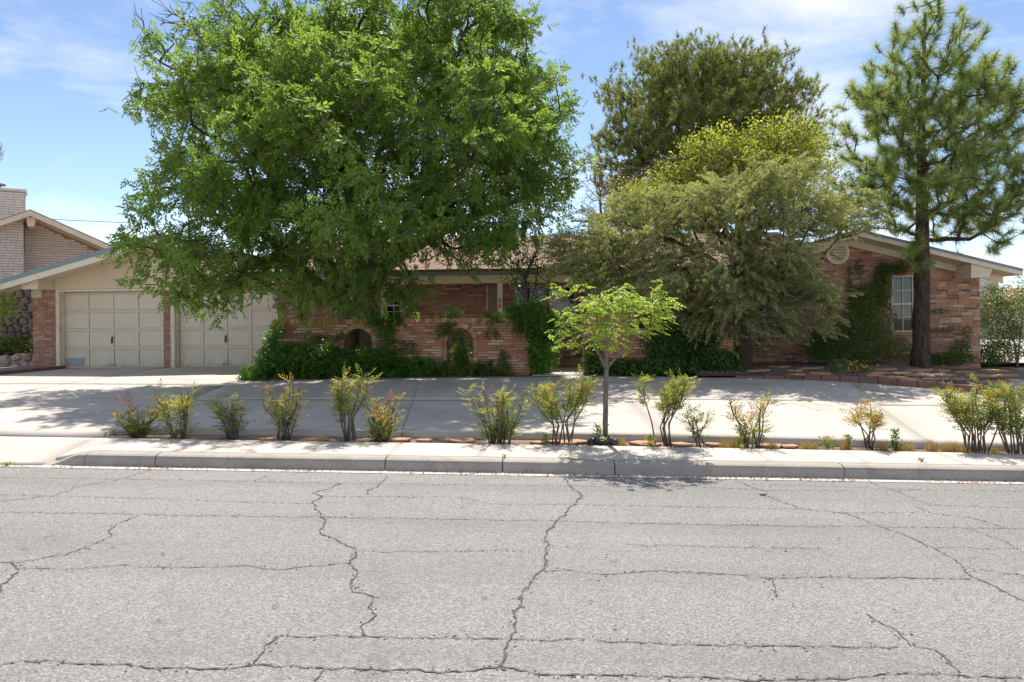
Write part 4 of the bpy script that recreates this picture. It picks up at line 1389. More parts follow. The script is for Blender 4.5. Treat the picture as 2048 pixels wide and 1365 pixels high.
# bare twigs, upper left and here and there
tw = lobe_points([(330, 40, 18, 75, 60, .7), (300, 165, 18, 40, 40, .5), (430, 50, 18.3, 60, 50, .6)], 90, .6)
tw = np.concatenate([tw, lobe_points([(940, 310, 15.6, 60, 45, .5), (600, 560, 14.3, 40, 25, .3), (780, 140, 15.8, 40, 50, .4)], 90, .6)])
tp, tpr, tct = grow([at(420, 190, 17.6), at(500, 130, 18.1), at(940, 380, 16), at(620, 600, 15), at(790, 210, 16.2)], [-1] * 5, tw, .8)
branches('bare_twigs', tp, tpr, tct, .008, .42, M['twig'], ash, .05, skip=5)['kind'] = 'stuff'


def needles(name, tips, dirs, n, L, W, cone, mat, parent, tb=.5):
    idx = np.repeat(np.arange(len(tips)), n)
    t = rng.random(len(idx))
    c = tips[idx] - dirs[idx] * (t * L * 1.0)[:, None]
    d = unit(dirs[idx] * (1 - cone) + rdir(len(idx)) * cone)
    tint = np.clip(rng.beta(2, 2, len(tips))[idx] * .6 + rng.random(len(idx)) * .4 - (t - .3) * .25, 0, 1)
    return leaves(name, c, d, rdir(len(idx)), L * rng.uniform(.7, 1.1, len(idx)), W, tint, mat, parent, tri=True)


# ---- tall pine by the wing
pine = thing('pine_tree', at(1842, 735, 16.6), 'tall open pine with long tufted needles and dark straight trunk before the gabled wing', 'tree')
pb_ = ground_at(1842, 737)
YP = pb_.y
tp_ = [Vector((pb_.x, YP, .3)), at(1842, 690, YP), at(1845, 500, YP), at(1842, 300, YP), at(1848, 120, YP), at(1850, 25, YP)]
trunk('trunk', tp_, [.235, .185, .15, .085, .04, .015], M['bark_pine'], pine, 16, .16)
seeds = [tp_[2].lerp(tp_[5], i / 22) if False else at(1842 + i * .3, 500 - i * 21.5, YP) for i in range(23)]
pts = lobe_points([(1850, 60, YP, 95, 50, 1.1), (1850, 150, YP - .3, 150, 75, 1.7), (1930, 180, YP, 85, 80, 1.3), (1770, 170, YP, 80, 70, 1.2), (2010, 250, YP, 45, 90, 1.0), (2015, 390, YP, 50, 70, 1.0), (1870, 260, YP, 165, 95, 2.1), (1760, 250, YP, 85, 80, 1.4), (1870, 390, YP, 180, 95, 2.3), (1965, 300, YP, 85, 150, 1.4),
                    (1975, 450, YP - .3, 95, 60, 1.4), (1735, 370, YP, 85, 75, 1.4), (1840, 490, YP - .7, 45, 50, .5), (1990, 500, YP, 60, 30, .8)], 880, .42)
P, pr, ct = grow(seeds, [-1] + list(range(22)), pts, .15)
branches('branches', P, pr, ct, .0075, .40, M['bark_pine'], pine, .06, skip=23)
Q = P[23:]; dr = unit(unit(Q - P[pr[23:]]) * .8 + unit(Q - np.array(at(1845, 420, YP))) * .7 + np.array([0, 0, .55]))
needles('crown', Q + dr * .1, dr, 115, .25, .011, .62, M['leaf_pine'], pine)

# ---- broad old pine behind the house
alep = thing('pine_tree', (at(1400, 600, 33).x, 33, .4), 'broad rounded dense pine rising behind the house roof', 'tree')
ab = at(1410, 620, 33); ab.z = .3
at_ = [ab, at(1405, 400, 33), at(1395, 300, 33), at(1395, 180, 33)]
trunk('trunk', at_, [.45, .38, .3, .15], M['bark_pine'], alep)
trunk('trunk', [at_[1], at(1300, 330, 33), at(1260, 280, 33)], [.2, .15, .08], M['bark_pine'], alep)
trunk('trunk', [at_[1], at(1500, 330, 33), at(1550, 230, 33)], [.2, .15, .08], M['bark_pine'], alep)
seeds = at_[1:] + [at(1300, 330, 33), at(1260, 280, 33), at(1500, 330, 33), at(1550, 230, 33)]
pts, pad = pads([(1395, 165, 33, 135, 62, 3.0), (1505, 190, 33, 95, 72, 2.8), (1305, 208, 33, 78, 58, 2.5), (1575, 245, 33, 48, 66, 2.1), (1245, 320, 32, 50, 75, 1.9), (1400, 280, 32, 135, 88, 3.0), (1525, 305, 32.5, 98, 78, 2.6), (1330, 370, 32, 105, 55, 2.1)], 260, 12, (.46, .46, .3), .3, .95)
P, pr, ct = grow(seeds, [-1, 0, 1, 0, 3, 0, 5], pts, .3)
branches('branches', P, pr, ct, .012, .42, M['bark_pine'], alep, .2, skip=7)
Q = P[7:]
c, ix = spray(Q, 4, .22)
dr = unit(unit(Q - P[pr[7:]])[ix] * .5 + rdir(len(c)) * .4 + np.array([0, -.1, .7]))
needles('crown', c, dr, 30, .25, .026, .55, M['leaf_aleppo'], alep)

# ---- spring green tree with bare twigs behind the roof
lime = thing('broadleaf_tree', (at(1480, 600, 27).x, 27, .4), 'yellow green young leaved tree with bare grey twigs behind the juniper', 'tree')
lb = at(1480, 620, 27); lb.z = .3
lt = [lb, at(1480, 470, 27), at(1490, 360, 27)]
trunk('trunk', lt, [.25, .2, .1], M['bark_grey'], lime)
pts = lobe_points([(1560, 280, 27, 95, 45, 1.6), (1430, 300, 27, 75, 42, 1.5), (1620, 330, 27, 60, 55, 1.4), (1500, 340, 27, 120, 55, 1.8), (1290, 395, 27, 70, 45, 1.4), (1380, 350, 27, 70, 50, 1.5)], 900, .5)
P, pr, ct = grow(lt[1:], [-1, 0], pts, .3)
branches('branches', P, pr, ct, .009, .42, M['bark_grey'], lime, .1, skip=2)
Q = P[2:]
c, ix = spray(Q, 22, .15)
leaves('crown', c, rdir(len(c), -.2), rdir(len(c), .8), rng.uniform(.08, .13, len(c)), .06, np.clip(rng.beta(2, 2, len(Q))[ix] + rng.normal(0, .12, len(c)), 0, 1), M['leaf_lime'], lime)
tw = lobe_points([(1600, 245, 27, 50, 40, 1), (1510, 275, 27, 60, 35, 1), (1330, 335, 27, 80, 30, 1), (1400, 320, 27, 60, 30, 1), (1225, 370, 27, 40, 40, .8), (1480, 330, 26, 120, 45, .8), (1590, 300, 26, 50, 50, .6)], 480, .6)
tp, tpr, tct = grow([at(1560, 330, 27), at(1500, 340, 27), at(1380, 370, 27), at(1240, 430, 27)], [-1, 0, 1, 2], tw, .6)
branches('bare_twigs', tp, tpr, tct, .010, .38, M['twig'], lime, .05, skip=1)['kind'] = 'stuff'

# ---- bare reddish tree by the ash's right edge
dead = thing('bare_tree', (at(1205, 640, 30).x, 30, .4), 'sparse reddish brown bare tree behind the roof beside the rounded pine', 'tree')
db = at(1205, 640, 30); db.z = .3
trunk('trunk', [db, at(1205, 470, 30), at(1200, 400, 30)], [.12, .08, .04], M['twig'], dead)
pts = lobe_points([(1200, 370, 30, 40, 55, 1.0), (1180, 420, 30, 30, 30, .8), (1215, 440, 30, 30, 40, .8)], 160, .6)
P, pr, ct = grow([at(1205, 470, 30), at(1200, 400, 30)], [-1, 0], pts, .5)
branches('branches', P, pr, ct, .008, .42, M['twig'], dead, .06, skip=1)
c, ix = spray(P[2:], 5, .1)
leaves('crown', c, rdir(len(c), -.5), rdir(len(c)), .07, .035, rng.random(len(c)), M['litter'], dead)

# ---- sprawling juniper
jun = thing('juniper_tree', at(1490, 735, 17.2), 'sprawling feathery grey green juniper leaning over the garden wall', 'tree')
jb = at(1490, 735, 17.2); jb.z = .4
jt = [jb, at(1487, 640, 17.2), at(1470, 560, 17.1), at(1500, 490, 17.0), at(1540, 420, 16.9)]
jt2 = [jt[2], at(1420, 520, 16.9), at(1360, 490, 16.8), at(1290, 470, 16.7)]
jt3 = [jt[3], at(1440, 470, 16.9), at(1390, 420, 16.9)]
jt4 = [jt[2], at(1400, 570, 16.5), at(1330, 580, 16.2)]
jt5 = [jt[2], at(1540, 580, 16.7), at(1610, 590, 16.4)]
for a, r in ((jt, [.17, .16, .14, .1, .05]), (jt2, [.12, .09, .06, .03]), (jt3, [.08, .06, .03]), (jt4, [.08, .06, .03]), (jt5, [.08, .06, .03])):
    trunk('trunk', a, r, M['bark_ash'], jun, 10)
seeds = jt[1:] + jt2[1:] + jt3[1:] + jt4[1:] + jt5[1:]
par = [-1, 0, 1, 2, 1, 4, 5, 2, 7, 1, 9, 1, 11]
J = [(1545, 395, 16.8, 110, 48, 1.4), (1440, 415, 16.9, 115, 48, 1.6), (1340, 425, 16.9, 85, 42, 1.2), (1655, 435, 16.7, 62, 45, 1.0), (1545, 445, 16.5, 110, 40, 1.2),
     (1230, 505, 16.5, 115, 60, 1.2), (1270, 450, 16.8, 75, 40, 1.1), (1340, 560, 16.0, 120, 50, 1.1), (1420, 610, 15.7, 50, 50, .8), (1260, 570, 16.1, 70, 35, .8),
     (1540, 560, 16.7, 75, 55, .8), (1610, 595, 16.4, 70, 40, .8), (1490, 620, 16.6, 50, 40, .6), (1580, 640, 16.4, 60, 28, .6), (1180, 520, 16.6, 50, 35, .8), (1490, 570, 16.2, 70, 50, .5), (1520, 500, 16.3, 75, 45, .7), (1575, 520, 16.5, 45, 45, .5), (1450, 660, 16.1, 45, 30, .4), (1390, 500, 16.3, 75, 24, .5), (1470, 520, 16.2, 50, 24, .4)]
pts, pad = pads(J, 290, 8, (.24, .24, .13), .45, .42)
P, pr, ct = grow(seeds, par, pts, .35)
k0 = len(seeds)
branches('branches', P, pr, ct, .006, .42, M['bark_ash'], jun, .07, skip=k0)
Q = P[k0:]
hub = np.array(at(1470, 620, 17.0))
od = unit(Q - hub); od[:, 2] = od[:, 2] * .4 + .02
c, ix = spray(Q, 3, .09)
ax = unit(od[ix] + rdir(400)[pad[ix]] * .55 + rdir(len(c)) * .4)
m = 62
idx = np.repeat(np.arange(len(c)), m)
t = np.tile(np.linspace(0, 1, m), len(c))
PL = .34
cc = c[idx] + ax[idx] * (t * PL)[:, None] - np.array([0, 0, .09]) * (t * t)[:, None] + rdir(len(idx)) * ((1 - t) * .05 + .012)[:, None]
dd = ax[idx] * .8 + rdir(len(idx)) * .55
tn = np.clip((rng.beta(2, 2, 400)[pad] * .7 + rng.random(len(Q)) * .3)[ix][idx] * .5 + t * .5 - .05 + rng.normal(0, .1, len(idx)), 0, 1)
leaves('crown', cc, dd, rdir(len(idx)), .055, .019, tn, M['leaf_juniper'], jun, tri=True)

# ---- slim court tree with few leaves beside the house number
sm = thing('slim_tree', at(1052, 720, 17.6), 'slim dark stemmed small tree with sparse leaves beside the porch post', 'tree')
sb = at(1052, 720, 17.6); sb.z = .4
st_ = [sb, at(1052, 610, 17.6), at(1050, 555, 17.6), at(1075, 500, 17.6)]
trunk('trunk', st_, [.07, .06, .045, .02], M['bark_ash'], sm, 8)
pts = lobe_points([(1060, 510, 17.6, 45, 35, .5), (1030, 540, 17.6, 35, 40, .5), (1090, 550, 17.6, 35, 40, .5)], 130, .6)
P, pr, ct = grow(st_[1:], [-1, 0, 1], pts, .5)
branches('branches', P, pr, ct, .005, .45, M['bark_ash'], sm, .03, skip=2)
c, ix = spray(P[3:], 7, .08)
leaves('crown', c, rdir(len(c), -.6), rdir(len(c)), .075, .04, rng.random(len(c)) * .6, M['leaf_ivy'], sm)

# ---- sapling in the strip
sap = thing('sapling', ground_at(1210, 884), 'young lime green sapling with forked pale trunk in the kerbside strip', 'tree')
YS = 9.12
s0 = at(1210, 886, YS); s0.z = float(zg(s0.x, YS)) - .09
fk = at(1213, 737, YS)
trunk('trunk', [s0, at(1211, 800, YS), fk], [.034, .030, .028], M['bark_grey'], sap, 9)
la = [fk, at(1188, 690, YS), at(1150, 660, YS), at(1120, 655, YS)]
lb_ = [fk, at(1240, 705, YS), at(1275, 670, YS), at(1310, 640, YS)]
lc_ = [fk, at(1215, 690, YS - .1), at(1210, 640, YS - .1), at(1225, 600, YS)]
for a in (la, lb_, lc_): trunk('limb', a, [.022, .018, .012, .006], M['bark_grey'], sap, 7)
seeds = [fk] + la[1:] + lb_[1:] + lc_[1:]
pts = lobe_points([(1150, 640, YS, 60, 26, .45), (1195, 610, YS, 55, 25, .5), (1250, 600, YS, 50, 25, .5), (1305, 612, YS, 45, 35, .4), (1158, 571, YS, 36, 10, .25), (1110, 582, YS, 25, 10, .2), (1100, 662, YS, 18, 8, .2),
                    (1220, 655, YS, 75, 25, .5), (1215, 690, YS, 60, 18, .4), (1290, 650, YS, 40, 22, .4), (1310, 570, YS, 16, 8, .2), (1250, 572, YS, 22, 10, .2), (1130, 688, YS, 40, 8, .3)], 200, .7)
P, pr, ct = grow(seeds, [-1, 0, 1, 2, 0, 4, 5, 0, 7, 8], pts, .4)
branches('twigs', P, pr, ct, .0028, .42, M['bark_grey'], sap, .012, skip=10)
Q = P[10:]
c, ix = spray(Q, 3, .03)
d = rdir(len(c)); d[:, 2] = np.abs(d[:, 2]) * .2
lc, ld, ln, ll, lw, li = compound(c, d, rdir(len(c), 3), rng.uniform(.08, .13, len(c)), 3, .062, .026, .45)
leaves('crown', lc, ld, ln, ll, lw, np.clip(rng.beta(2.4, 2, len(c))[li] + rng.normal(0, .1, len(li)), 0, 1), M['leaf_sapling'], sap)


# ================================================================== SHRUBS
def nandina(px, pyb, hpx, wpx, lo, hi, stems, label, fill=.5, n=26, Y=9.12, low=0.0):
    """cane shrub: photo foot, height and width; lo/hi leaf tints at foot and top"""
    f = at(px, pyb, Y); f.z = float(zg(f.x, f.y)) - .085
    s = Y / FPX
    H, W = hpx * s * .9, wpx * s * 1.2
    root = thing('nandina_shrub', f, label, 'shrub', 'shrubs in the kerbside strip')
    mb = MB(); tips, dirs = [], []
    for k in range(stems):
        a = random.uniform(0, 2 * math.pi)
        rr = random.random() ** .45
        b = f + Vector((math.cos(a) * W * .16 * rr, math.sin(a) * .05, 0))
        top = f + Vector((math.cos(a) * W * .46 * rr, math.sin(a) * .22 * rr, H * random.uniform(.55, .97)))
        k1 = b.lerp(top, .35) + Vector((random.uniform(-.06, .06), random.uniform(-.04, .04), 0)) - Vector((math.cos(a) * W * .07, 0, 0))
        k2 = b.lerp(top, .7) + Vector((random.uniform(-.03, .03), random.uniform(-.02, .02), 0))
        pl = [b, k1, k2, top]
        mb.tube(pl, [.010, .009, .007, .004], 5)
        for q in range(3):
            t = random.uniform(.4, .9); seg = min(2, int(t * 3)); p = pl[seg].lerp(pl[seg + 1], t * 3 - seg)
            mb.tube([p, p + Vector((random.uniform(-.12, .12), random.uniform(-.08, .08), random.uniform(.04, .14)))], [.004, .002], 4)
        for q in range(int(n * random.uniform(.3, .75))):
            t = 1 - (1 - fill) * 0 - random.random() ** 1.1 * fill if random.random() > low else random.uniform(.05, .35)
            t = max(.08, t)
            seg = min(2, int(t * 3)); p = pl[seg].lerp(pl[seg + 1], t * 3 - seg)
            tips.append((p.x, p.y, p.z, t))
    mb.build('stems', M['stem'], root, smooth=True)
    T = np.array(tips); c = T[:, :3] + rng.normal(0, .018, (len(T), 3))
    d = rdir(len(c)); d[:, 2] = np.abs(d[:, 2]) * .7 + .15
    lc, ld, ln, ll, lw, li = compound(c, d, rdir(len(c), 1.5), rng.uniform(.09, .17, len(c)), 4, .046, .017, .1)
    base_t = lo + (hi - lo) * T[:, 3] ** 1.5 + rng.normal(0, .13, len(T))
    leaves('leaves', lc, ld, ln, ll, lw, np.clip(base_t[li] + rng.normal(0, .08, len(li)), 0, 1), M['leaf_nandina'], root)


nandina(278, 872, 88, 80, .12, .95, 12, 'low bushy shrub with red tinged tips at the drive end of the strip', .9, 34, low=.4)
nandina(362, 874, 112, 105, .2, .62, 9, 'shrub with flat yellow green crown and a few red leaf sprays on bare stems', .4, 42, low=.15)
nandina(468, 878, 104, 95, .15, .55, 12, 'thin dark green shrub with yellow tips between two orange tipped neighbours', .85, 26)
nandina(568, 882, 138, 90, .25, .80, 11, 'upright shrub topped by orange fan shaped sprays', .85, 28)
nandina(697, 882, 168, 85, .25, .60, 9, 'tall slim yellow green shrub with bare grey lower canes', .6, 46)
nandina(762, 884, 112, 75, .35, .86, 13, 'bronze orange bushy shrub leafy down to the ground', .95, 34, low=.3)
nandina(1000, 888, 138, 125, .30, .66, 17, 'wide pale green bushy shrub with bronze foot', .95, 34, low=.2)
nandina(1122, 890, 162, 118, .25, .62, 12, 'tall green shrub with reddish crown tips standing before the court entry', .55, 50)
nandina(1325, 893, 180, 140, .2, .55, 9, 'tall vase shaped shrub with long bare canes beside the sapling', .45, 62)
nandina(1405, 893, 78, 62, .15, .4, 5, 'small thin green shrub leaning beside the vase shaped one', .8, 24)
nandina(1505, 897, 128, 80, .3, .80, 9, 'narrow shrub with orange spreading top sprays', .8, 28, low=.15)
nandina(1740, 900, 112, 88, .35, .84, 6, 'sparse orange leaved shrub on five bare twisted canes', .4, 34)
nandina(1956, 905, 180, 130, .25, .62, 14, 'large yellow green shrub on many dark canes at the strip end', .6, 58, Y=8.95)
nandina(2034, 908, 165, 100, .25, .58, 12, 'large green shrub cut by the photo edge beyond the many caned one', .65, 50, Y=8.9)


def bush(name, lobes, n, L, W, mat, label, cat, group=None, shell=.3, zb=.5, droop=-.2, stems=None, tmean=(2, 2.4), comp=None, root=None):
    c0 = at(lobes[0][0], lobes[0][1], lobes[0][2])
    root = root or thing(name, (c0.x, c0.y, .42), label, cat, group)
    c = lobe_points(lobes, n, shell)
    d = rdir(len(c), droop); nn = rdir(len(c), zb) + np.array([0, -.5, 0])
    # neighbouring leaves share a tone
    cell = (np.floor(c * 5).astype(np.int64) * np.array([73856093, 19349663, 83492791])).sum(1) % 1009
    tone = np.random.default_rng(3).beta(*tmean, 1009)[cell]
    if comp:
        lc, ld, ln, ll, lw, li = compound(c, d, nn, comp[1], comp[0], L, W, .3)
        tint = tone[li] * .7 + rng.random(len(li)) * .35
        leaves('leaves', lc, ld, ln, ll, lw, np.clip(tint, 0, 1), mat, root)
    else:
        leaves('leaves', c, d, nn, L * rng.uniform(.7, 1.2, len(c)), W * rng.uniform(.7, 1.2, len(c)), np.clip(tone * .7 + rng.random(len(c)) * .35, 0, 1), mat, root)
    if stems:
        mb = MB()
        for s_ in stems: mb.tube([at(*p) for p in s_[:-1]], s_[-1], 5)
        mb.build('stems', M['twig'], root, smooth=True)
    return root


Yv = 16.3
bush('trumpet_vine', [(610, 720, 16.0, 70, 34, .45), (560, 726, 15.9, 45, 32, .45), (545, 700, 16.1, 16, 42, .25), (655, 722, 16.05, 50, 30, .3), (515, 750, 15.7, 35, 20, .35), (700, 740, 16.2, 50, 22, .25),
                      (650, 672, 16.38, 60, 6, .05), (552, 655, 16.3, 9, 14, .1)], 3600, .075, .032, M['leaf_vine'], 'dense dark green vine mound smothering the garden wall end beside the garage', 'vine', 'vines on the garden walls', comp=(3, .16),
     stems=[[(560, 655, 16.2), (565, 680, 16.15), (555, 700, 16.1), .006], [(480, 762, 15.6), (510, 745, 15.7), (560, 735, 15.8), .008]])
bush('trumpet_vine', [(770, 638, 16.3, 38, 9, .15), (775, 665, 16.34, 16, 28, .08), (762, 718, 16.25, 36, 26, .2), (722, 715, 16.4, 18, 22, .15), (828, 732, 16.25, 48, 16, .2), (790, 742, 16.15, 80, 10, .25), (815, 695, 16.42, 18, 10, .04)], 1900, .07, .03, M['leaf_vine'],
     'leafy green vine hanging over the wall between the two arches', 'vine', 'vines on the garden walls', comp=(3, .15),
     stems=[[(724, 655, 16.25), (735, 675, 16.2), (746, 692, 16.15), (745, 705, 16.15), (752, 722, 16.1), .005], [(756, 668, 16.2), (760, 700, 16.2), (775, 708, 16.15), .005]])
bush('trumpet_vine', [(890, 658, 16.38, 20, 12, .07), (922, 708, 16.5, 20, 40, .15), (905, 738, 16.25, 40, 14, .2), (955, 738, 16.3, 36, 14, .15), (985, 664, 16.42, 18, 5, .04), (1008, 722, 16.42, 10, 22, .05), (1005, 748, 16.25, 22, 8, .15)], 1500, .062, .03, M['leaf_hedge'],
     'yellowish green vine filling the arch opening nearest the court entry', 'vine', 'vines on the garden walls', comp=(2, .12))
bush('trumpet_vine', [(1055, 618, 16.5, 42, 15, .3), (1000, 636, 16.5, 48, 4, .2), (1075, 640, 16.4, 35, 30, .3), (1085, 690, 16.5, 26, 55, .25), (1075, 720, 16.6, 18, 35, .2), (905, 628, 16.6, 22, 9, .15), (1045, 650, 16.36, 18, 9, .1)], 2000, .075, .034, M['leaf_vine'],
     'bright green vine arching over the wall end at the court entry', 'vine', 'vines on the garden walls', comp=(3, .16), tmean=(2.6, 2),
     stems=[[(1025, 630, 16.2), (1030, 612, 16.15), (1045, 606, 16.1), (1060, 607, 16.1), .006]])
bush('ivy', [(1340, 690, 16.3, 60, 55, .18), (1250, 735, 16.2, 90, 18, .3), (1185, 715, 16.4, 20, 40, .2), (1400, 680, 16.35, 45, 35, .15), (1330, 735, 16.1, 110, 18, .35), (1430, 725, 16.1, 55, 30, .35), (1480, 745, 15.9, 40, 10, .3), (1300, 650, 16.4, 40, 20, .12), (1395, 640, 16.4, 30, 18, .1)], 15500, .062, .05, M['leaf_ivy'],
     'dark ivy covering the plain garden wall and spilling to the drive', 'vine', 'vines on the garden walls', shell=.5)
bush('evergreen_shrub', [(1700, 680, 17.3, 85, 50, .7), (1740, 640, 17.5, 55, 45, .5), (1640, 690, 17.4, 40, 30, .4), (1765, 570, 17.95, 20, 45, .15, 5), (1790, 538, 17.95, 42, 12, .12, 5), (1730, 600, 17.8, 30, 38, .3, 2), (1790, 700, 17.4, 40, 30, .4), (1680, 715, 17.1, 70, 14, .5)], 18000, .05, .024, M['leaf_ivy'],
     'dark dense evergreen shrub climbing round the wing window behind the pine', 'shrub', shell=.35)
bush('wall_climber', [(1885, 660, 18.05, 35, 6, .06), (1880, 622, 18.05, 24, 5, .06), (1920, 700, 18.0, 22, 20, .12), (1895, 718, 17.9, 60, 13, .25), (1935, 670, 18.0, 12, 20, .08), (1700, 560, 18.05, 6, 40, .05), (1720, 540, 18.05, 10, 25, .05), (1830, 525, 18.0, 40, 8, .08)], 3600, .045, .026, M['leaf_ivy'],
     'thin straggling climber on the sunlit brick by the wing corner', 'vine', stems=[[(1697, 530, 18.1), (1700, 580, 18.1), (1705, 650, 18.1), .006], [(1712, 520, 18.1), (1722, 560, 18.1), (1718, 640, 18.1), .006], [(1862, 680, 18.05), (1890, 660, 18.05), (1925, 645, 18.05), .006]])
bush('young_shrub', [(1530, 690, 17.3, 28, 22, .25), (1520, 665, 17.3, 25, 12, .2), (1555, 705, 17.3, 14, 14, .15)], 320, .055, .03, M['leaf_vine'], 'thin stemmed young shrub under the wing window nearest the garden wall', 'shrub',
     stems=[[(1529, 735, 17.3), (1527, 705, 17.3), (1518, 665, 17.3), .012], [(1528, 715, 17.3), (1550, 690, 17.3), .008]])
bush('flowering_shrub', [(1700, 738, 15.6, 45, 12, .3), (1680, 730, 15.7, 25, 12, .2), (1725, 742, 15.5, 28, 8, .2)], 1500, .035, .02, M['leaf_hedge'], 'low straggly lantana like shrub with yellow flowers on the gravel bed', 'shrub', tmean=(3, 2),
     stems=[[(1700, 752, 15.6), (1665, 718, 15.6), .006], [(1700, 752, 15.6), (1655, 728, 15.6), .006], [(1700, 752, 15.6), (1690, 715, 15.6), .006], [(1700, 752, 15.6), (1735, 722, 15.6), .006]])
lan = C.objects[-2] if False else [o for o in C.objects if o.name.startswith('flowering_shrub')][0]
fp_ = lobe_points([(1718, 733, 15.4, 38, 14, .2)], 22, .8)
fc = np.repeat(fp_, 12, 0) + rng.normal(0, .012, (22 * 12, 3))
leaves('flowers', fc, rdir(len(fc), .3), rdir(len(fc)), .022, .018, rng.random(len(fc)), M['flower_yellow'], lan)
tv = [o for o in C.objects if o.name.startswith('trumpet_vine') and o.type == 'EMPTY']
for k, (x, y, Yf) in enumerate([(992, 616, 16.15), (968, 622, 16.2), (770, 650, 16.05), (1098, 604, 16.2), (790, 645, 16.1)]):
    p = np.array(at(x, y, Yf)); fc = p + rng.normal(0, .016, (26, 3))
    leaves('flower', fc, rdir(26, -.2), rdir(26), .04, .028, rng.random(26), M['flower_orange'], tv[3] if x > 900 else tv[1])

# left edge greenery
bush('hedge', [(30, 690, 21.1, 50, 20, .35), (-20, 690, 21.1, 40, 22, .35), (55, 698, 21.1, 20, 14, .3)], 2600, .075, .04, M['leaf_hedge'], 'clipped green hedge growing above the low rubble wall', 'hedge', tmean=(2.6, 2))
bush('leafy_shrub', [(5, 610, 19.2, 26, 30, .4), (32, 600, 19.2, 16, 9, .2), (30, 628, 19.2, 15, 8, .2), (-30, 620, 19.2, 40, 50, .6)], 1500, .085, .04, M['leaf_sapling'], 'bright green leafy branch reaching in before the tall stone wall', 'shrub',
     stems=[[(-40, 720, 19.2), (-30, 640, 19.2), (0, 612, 19.2), (38, 600, 19.2), .018], [(-40, 640, 19.2), (0, 625, 19.2), (40, 628, 19.2), .01]])
# far tree sliver at the left edge
fr_ = bush('distant_tree', [(-60, 300, 40, 62, 45, 1.4)], 5200, .12, .05, M['leaf_aleppo'], 'dark conifer just reaching in at the left edge behind the chimney', 'tree')
MB().tube([(at(-70, 300, 40).x, 40, .3), at(-70, 300, 40)], [.25, .1], 8).build('trunk', M['bark_pine'], fr_)

# right edge greenery and neighbour
bush('corner_shrub', [(2000, 610, 19.0, 55, 40, .8), (2030, 660, 18.6, 40, 60, .8), (1985, 580, 19.2, 25, 22, .5), (2060, 600, 19, 50, 60, .9)], 7000, .06, .03, M['leaf_hedge'], 'pale green feathery shrub beside the wing corner', 'shrub', tmean=(3.2, 1.6), shell=.6,
     stems=[[(2035, 740, 18.2), (2030, 690, 18.3), (2015, 640, 18.6), .02], [(2035, 740, 18.2), (2040, 680, 18.3), (2045, 620, 18.6), .02]])
bush('corner_shrub', [(1985, 670, 19.2, 28, 50, .6), (2000, 705, 18.8, 40, 22, .6), (1975, 720, 18.4, 30, 12, .5)], 6500, .05, .024, M['leaf_ivy'], 'dark shaded evergreen shrub tucked against the wing corner', 'shrub')
rn = thing('neighbour_house', at(2010, 600, 38), 'tan brick house end with chimney seen past the wing corner', 'house')
a, b = at(1962, 640, 38).x, at(2130, 640, 38).x
rwall = MB().box((a + 1, 38, -.3), (b + 4, 44, at(2000, 618, 38).z)).build('wall', M['brick_pale'], rn)
MB().prism([(a + .5, 37.4, at(2000, 620, 38).z), (b + 5, 37.4, at(2000, 620, 38).z), (b + 5, 41, at(2000, 620, 38).z + 1.1), (a + .5, 41, at(2000, 620, 38).z + 1.1)], (0, 0, .1)).build('roof', M['shingle'], rn)
cx0, cx1, cz_ = at(1972, 560, 38).x, at(2023, 560, 38).x, at(2000, 549, 38).z
chn = MB().box((cx0 + .02, 39.02, 1.0), (cx1 - .02, 40, cz_)).build('chimney', M['mortar'], rn)
brickwork(chn, Vector((cx0, 39, 0)), UX, NY, cx1 - cx0, 2.0, cz_, M['brick_pale'], None, bl=.3, bh=.08, limit=60)
MB().box((cx0 - .08, 38.9, cz_), (cx1 + .08, 40.1, cz_ + .12)).build('chimney_cap', M['trim'], rn)
sheet('side_drive', [9.6, 14, 30], [18.6, 22, 30, 37], lambda x, y: zg(x, y) + .02, M['concrete'])['kind'] = 'structure'

# overhead line
p0, p1 = at(-60, 430, 45), at(300, 448, 45)
ext = (p1 - p0)
ln_ = MB().tube([p0 - ext * 1.5, p0, p0 + ext * .5 - Vector((0, 0, .03)), p1, p1 + ext * .8], .018, 5).build('power_line', M['black'])
tag(ln_, 'thin dark overhead wire crossing the sky behind the garage roof', 'wire')

# ================================================================== SMALL THINGS
bg_ = bmesh.new(); bmesh.ops.create_icosphere(bg_, subdivisions=3, radius=1)
bp = at(1208, 884, 9.0)
for v in bg_.verts:
    n_ = math.sin(v.co.x * 7 + v.co.y * 4) * .12 + math.sin(v.co.y * 9 - v.co.z * 8) * .12 + random.uniform(-.07, .07)
    v.co *= 1 + n_
    v.co = Vector((v.co.x * .20, v.co.y * .10, max(-.3, v.co.z) * .085 + .02))
    v.co += Vector((bp.x, 9.0, float(zg(bp.x, 9.0)) - .06))
me = bpy.data.meshes.new('plastic_bag'); bg_.to_mesh(me); me.materials.append(M['bag'])
o = bpy.data.objects.new('plastic_bag', me); C.objects.link(o); tag(o, 'crumpled black plastic sheet heaped round the sapling foot', 'bag')
pp = ground_at(1095, 726)
pot = thing('plant_pot', at(1095, 724, 17.0), 'teal glazed pot standing in the shady court entry', 'pot')
q = at(1095, 727, 17.0); q.z = .44
MB().tube([q, q + Vector((0, 0, .05)), q + Vector((0, 0, .15)), q + Vector((0, 0, .22)), q + Vector((0, 0, .25)), q + Vector((0, 0, .25))], [.07, .09, .12, .12, .13, .105], 16).build('bowl', M['teal'], pot, smooth=True)


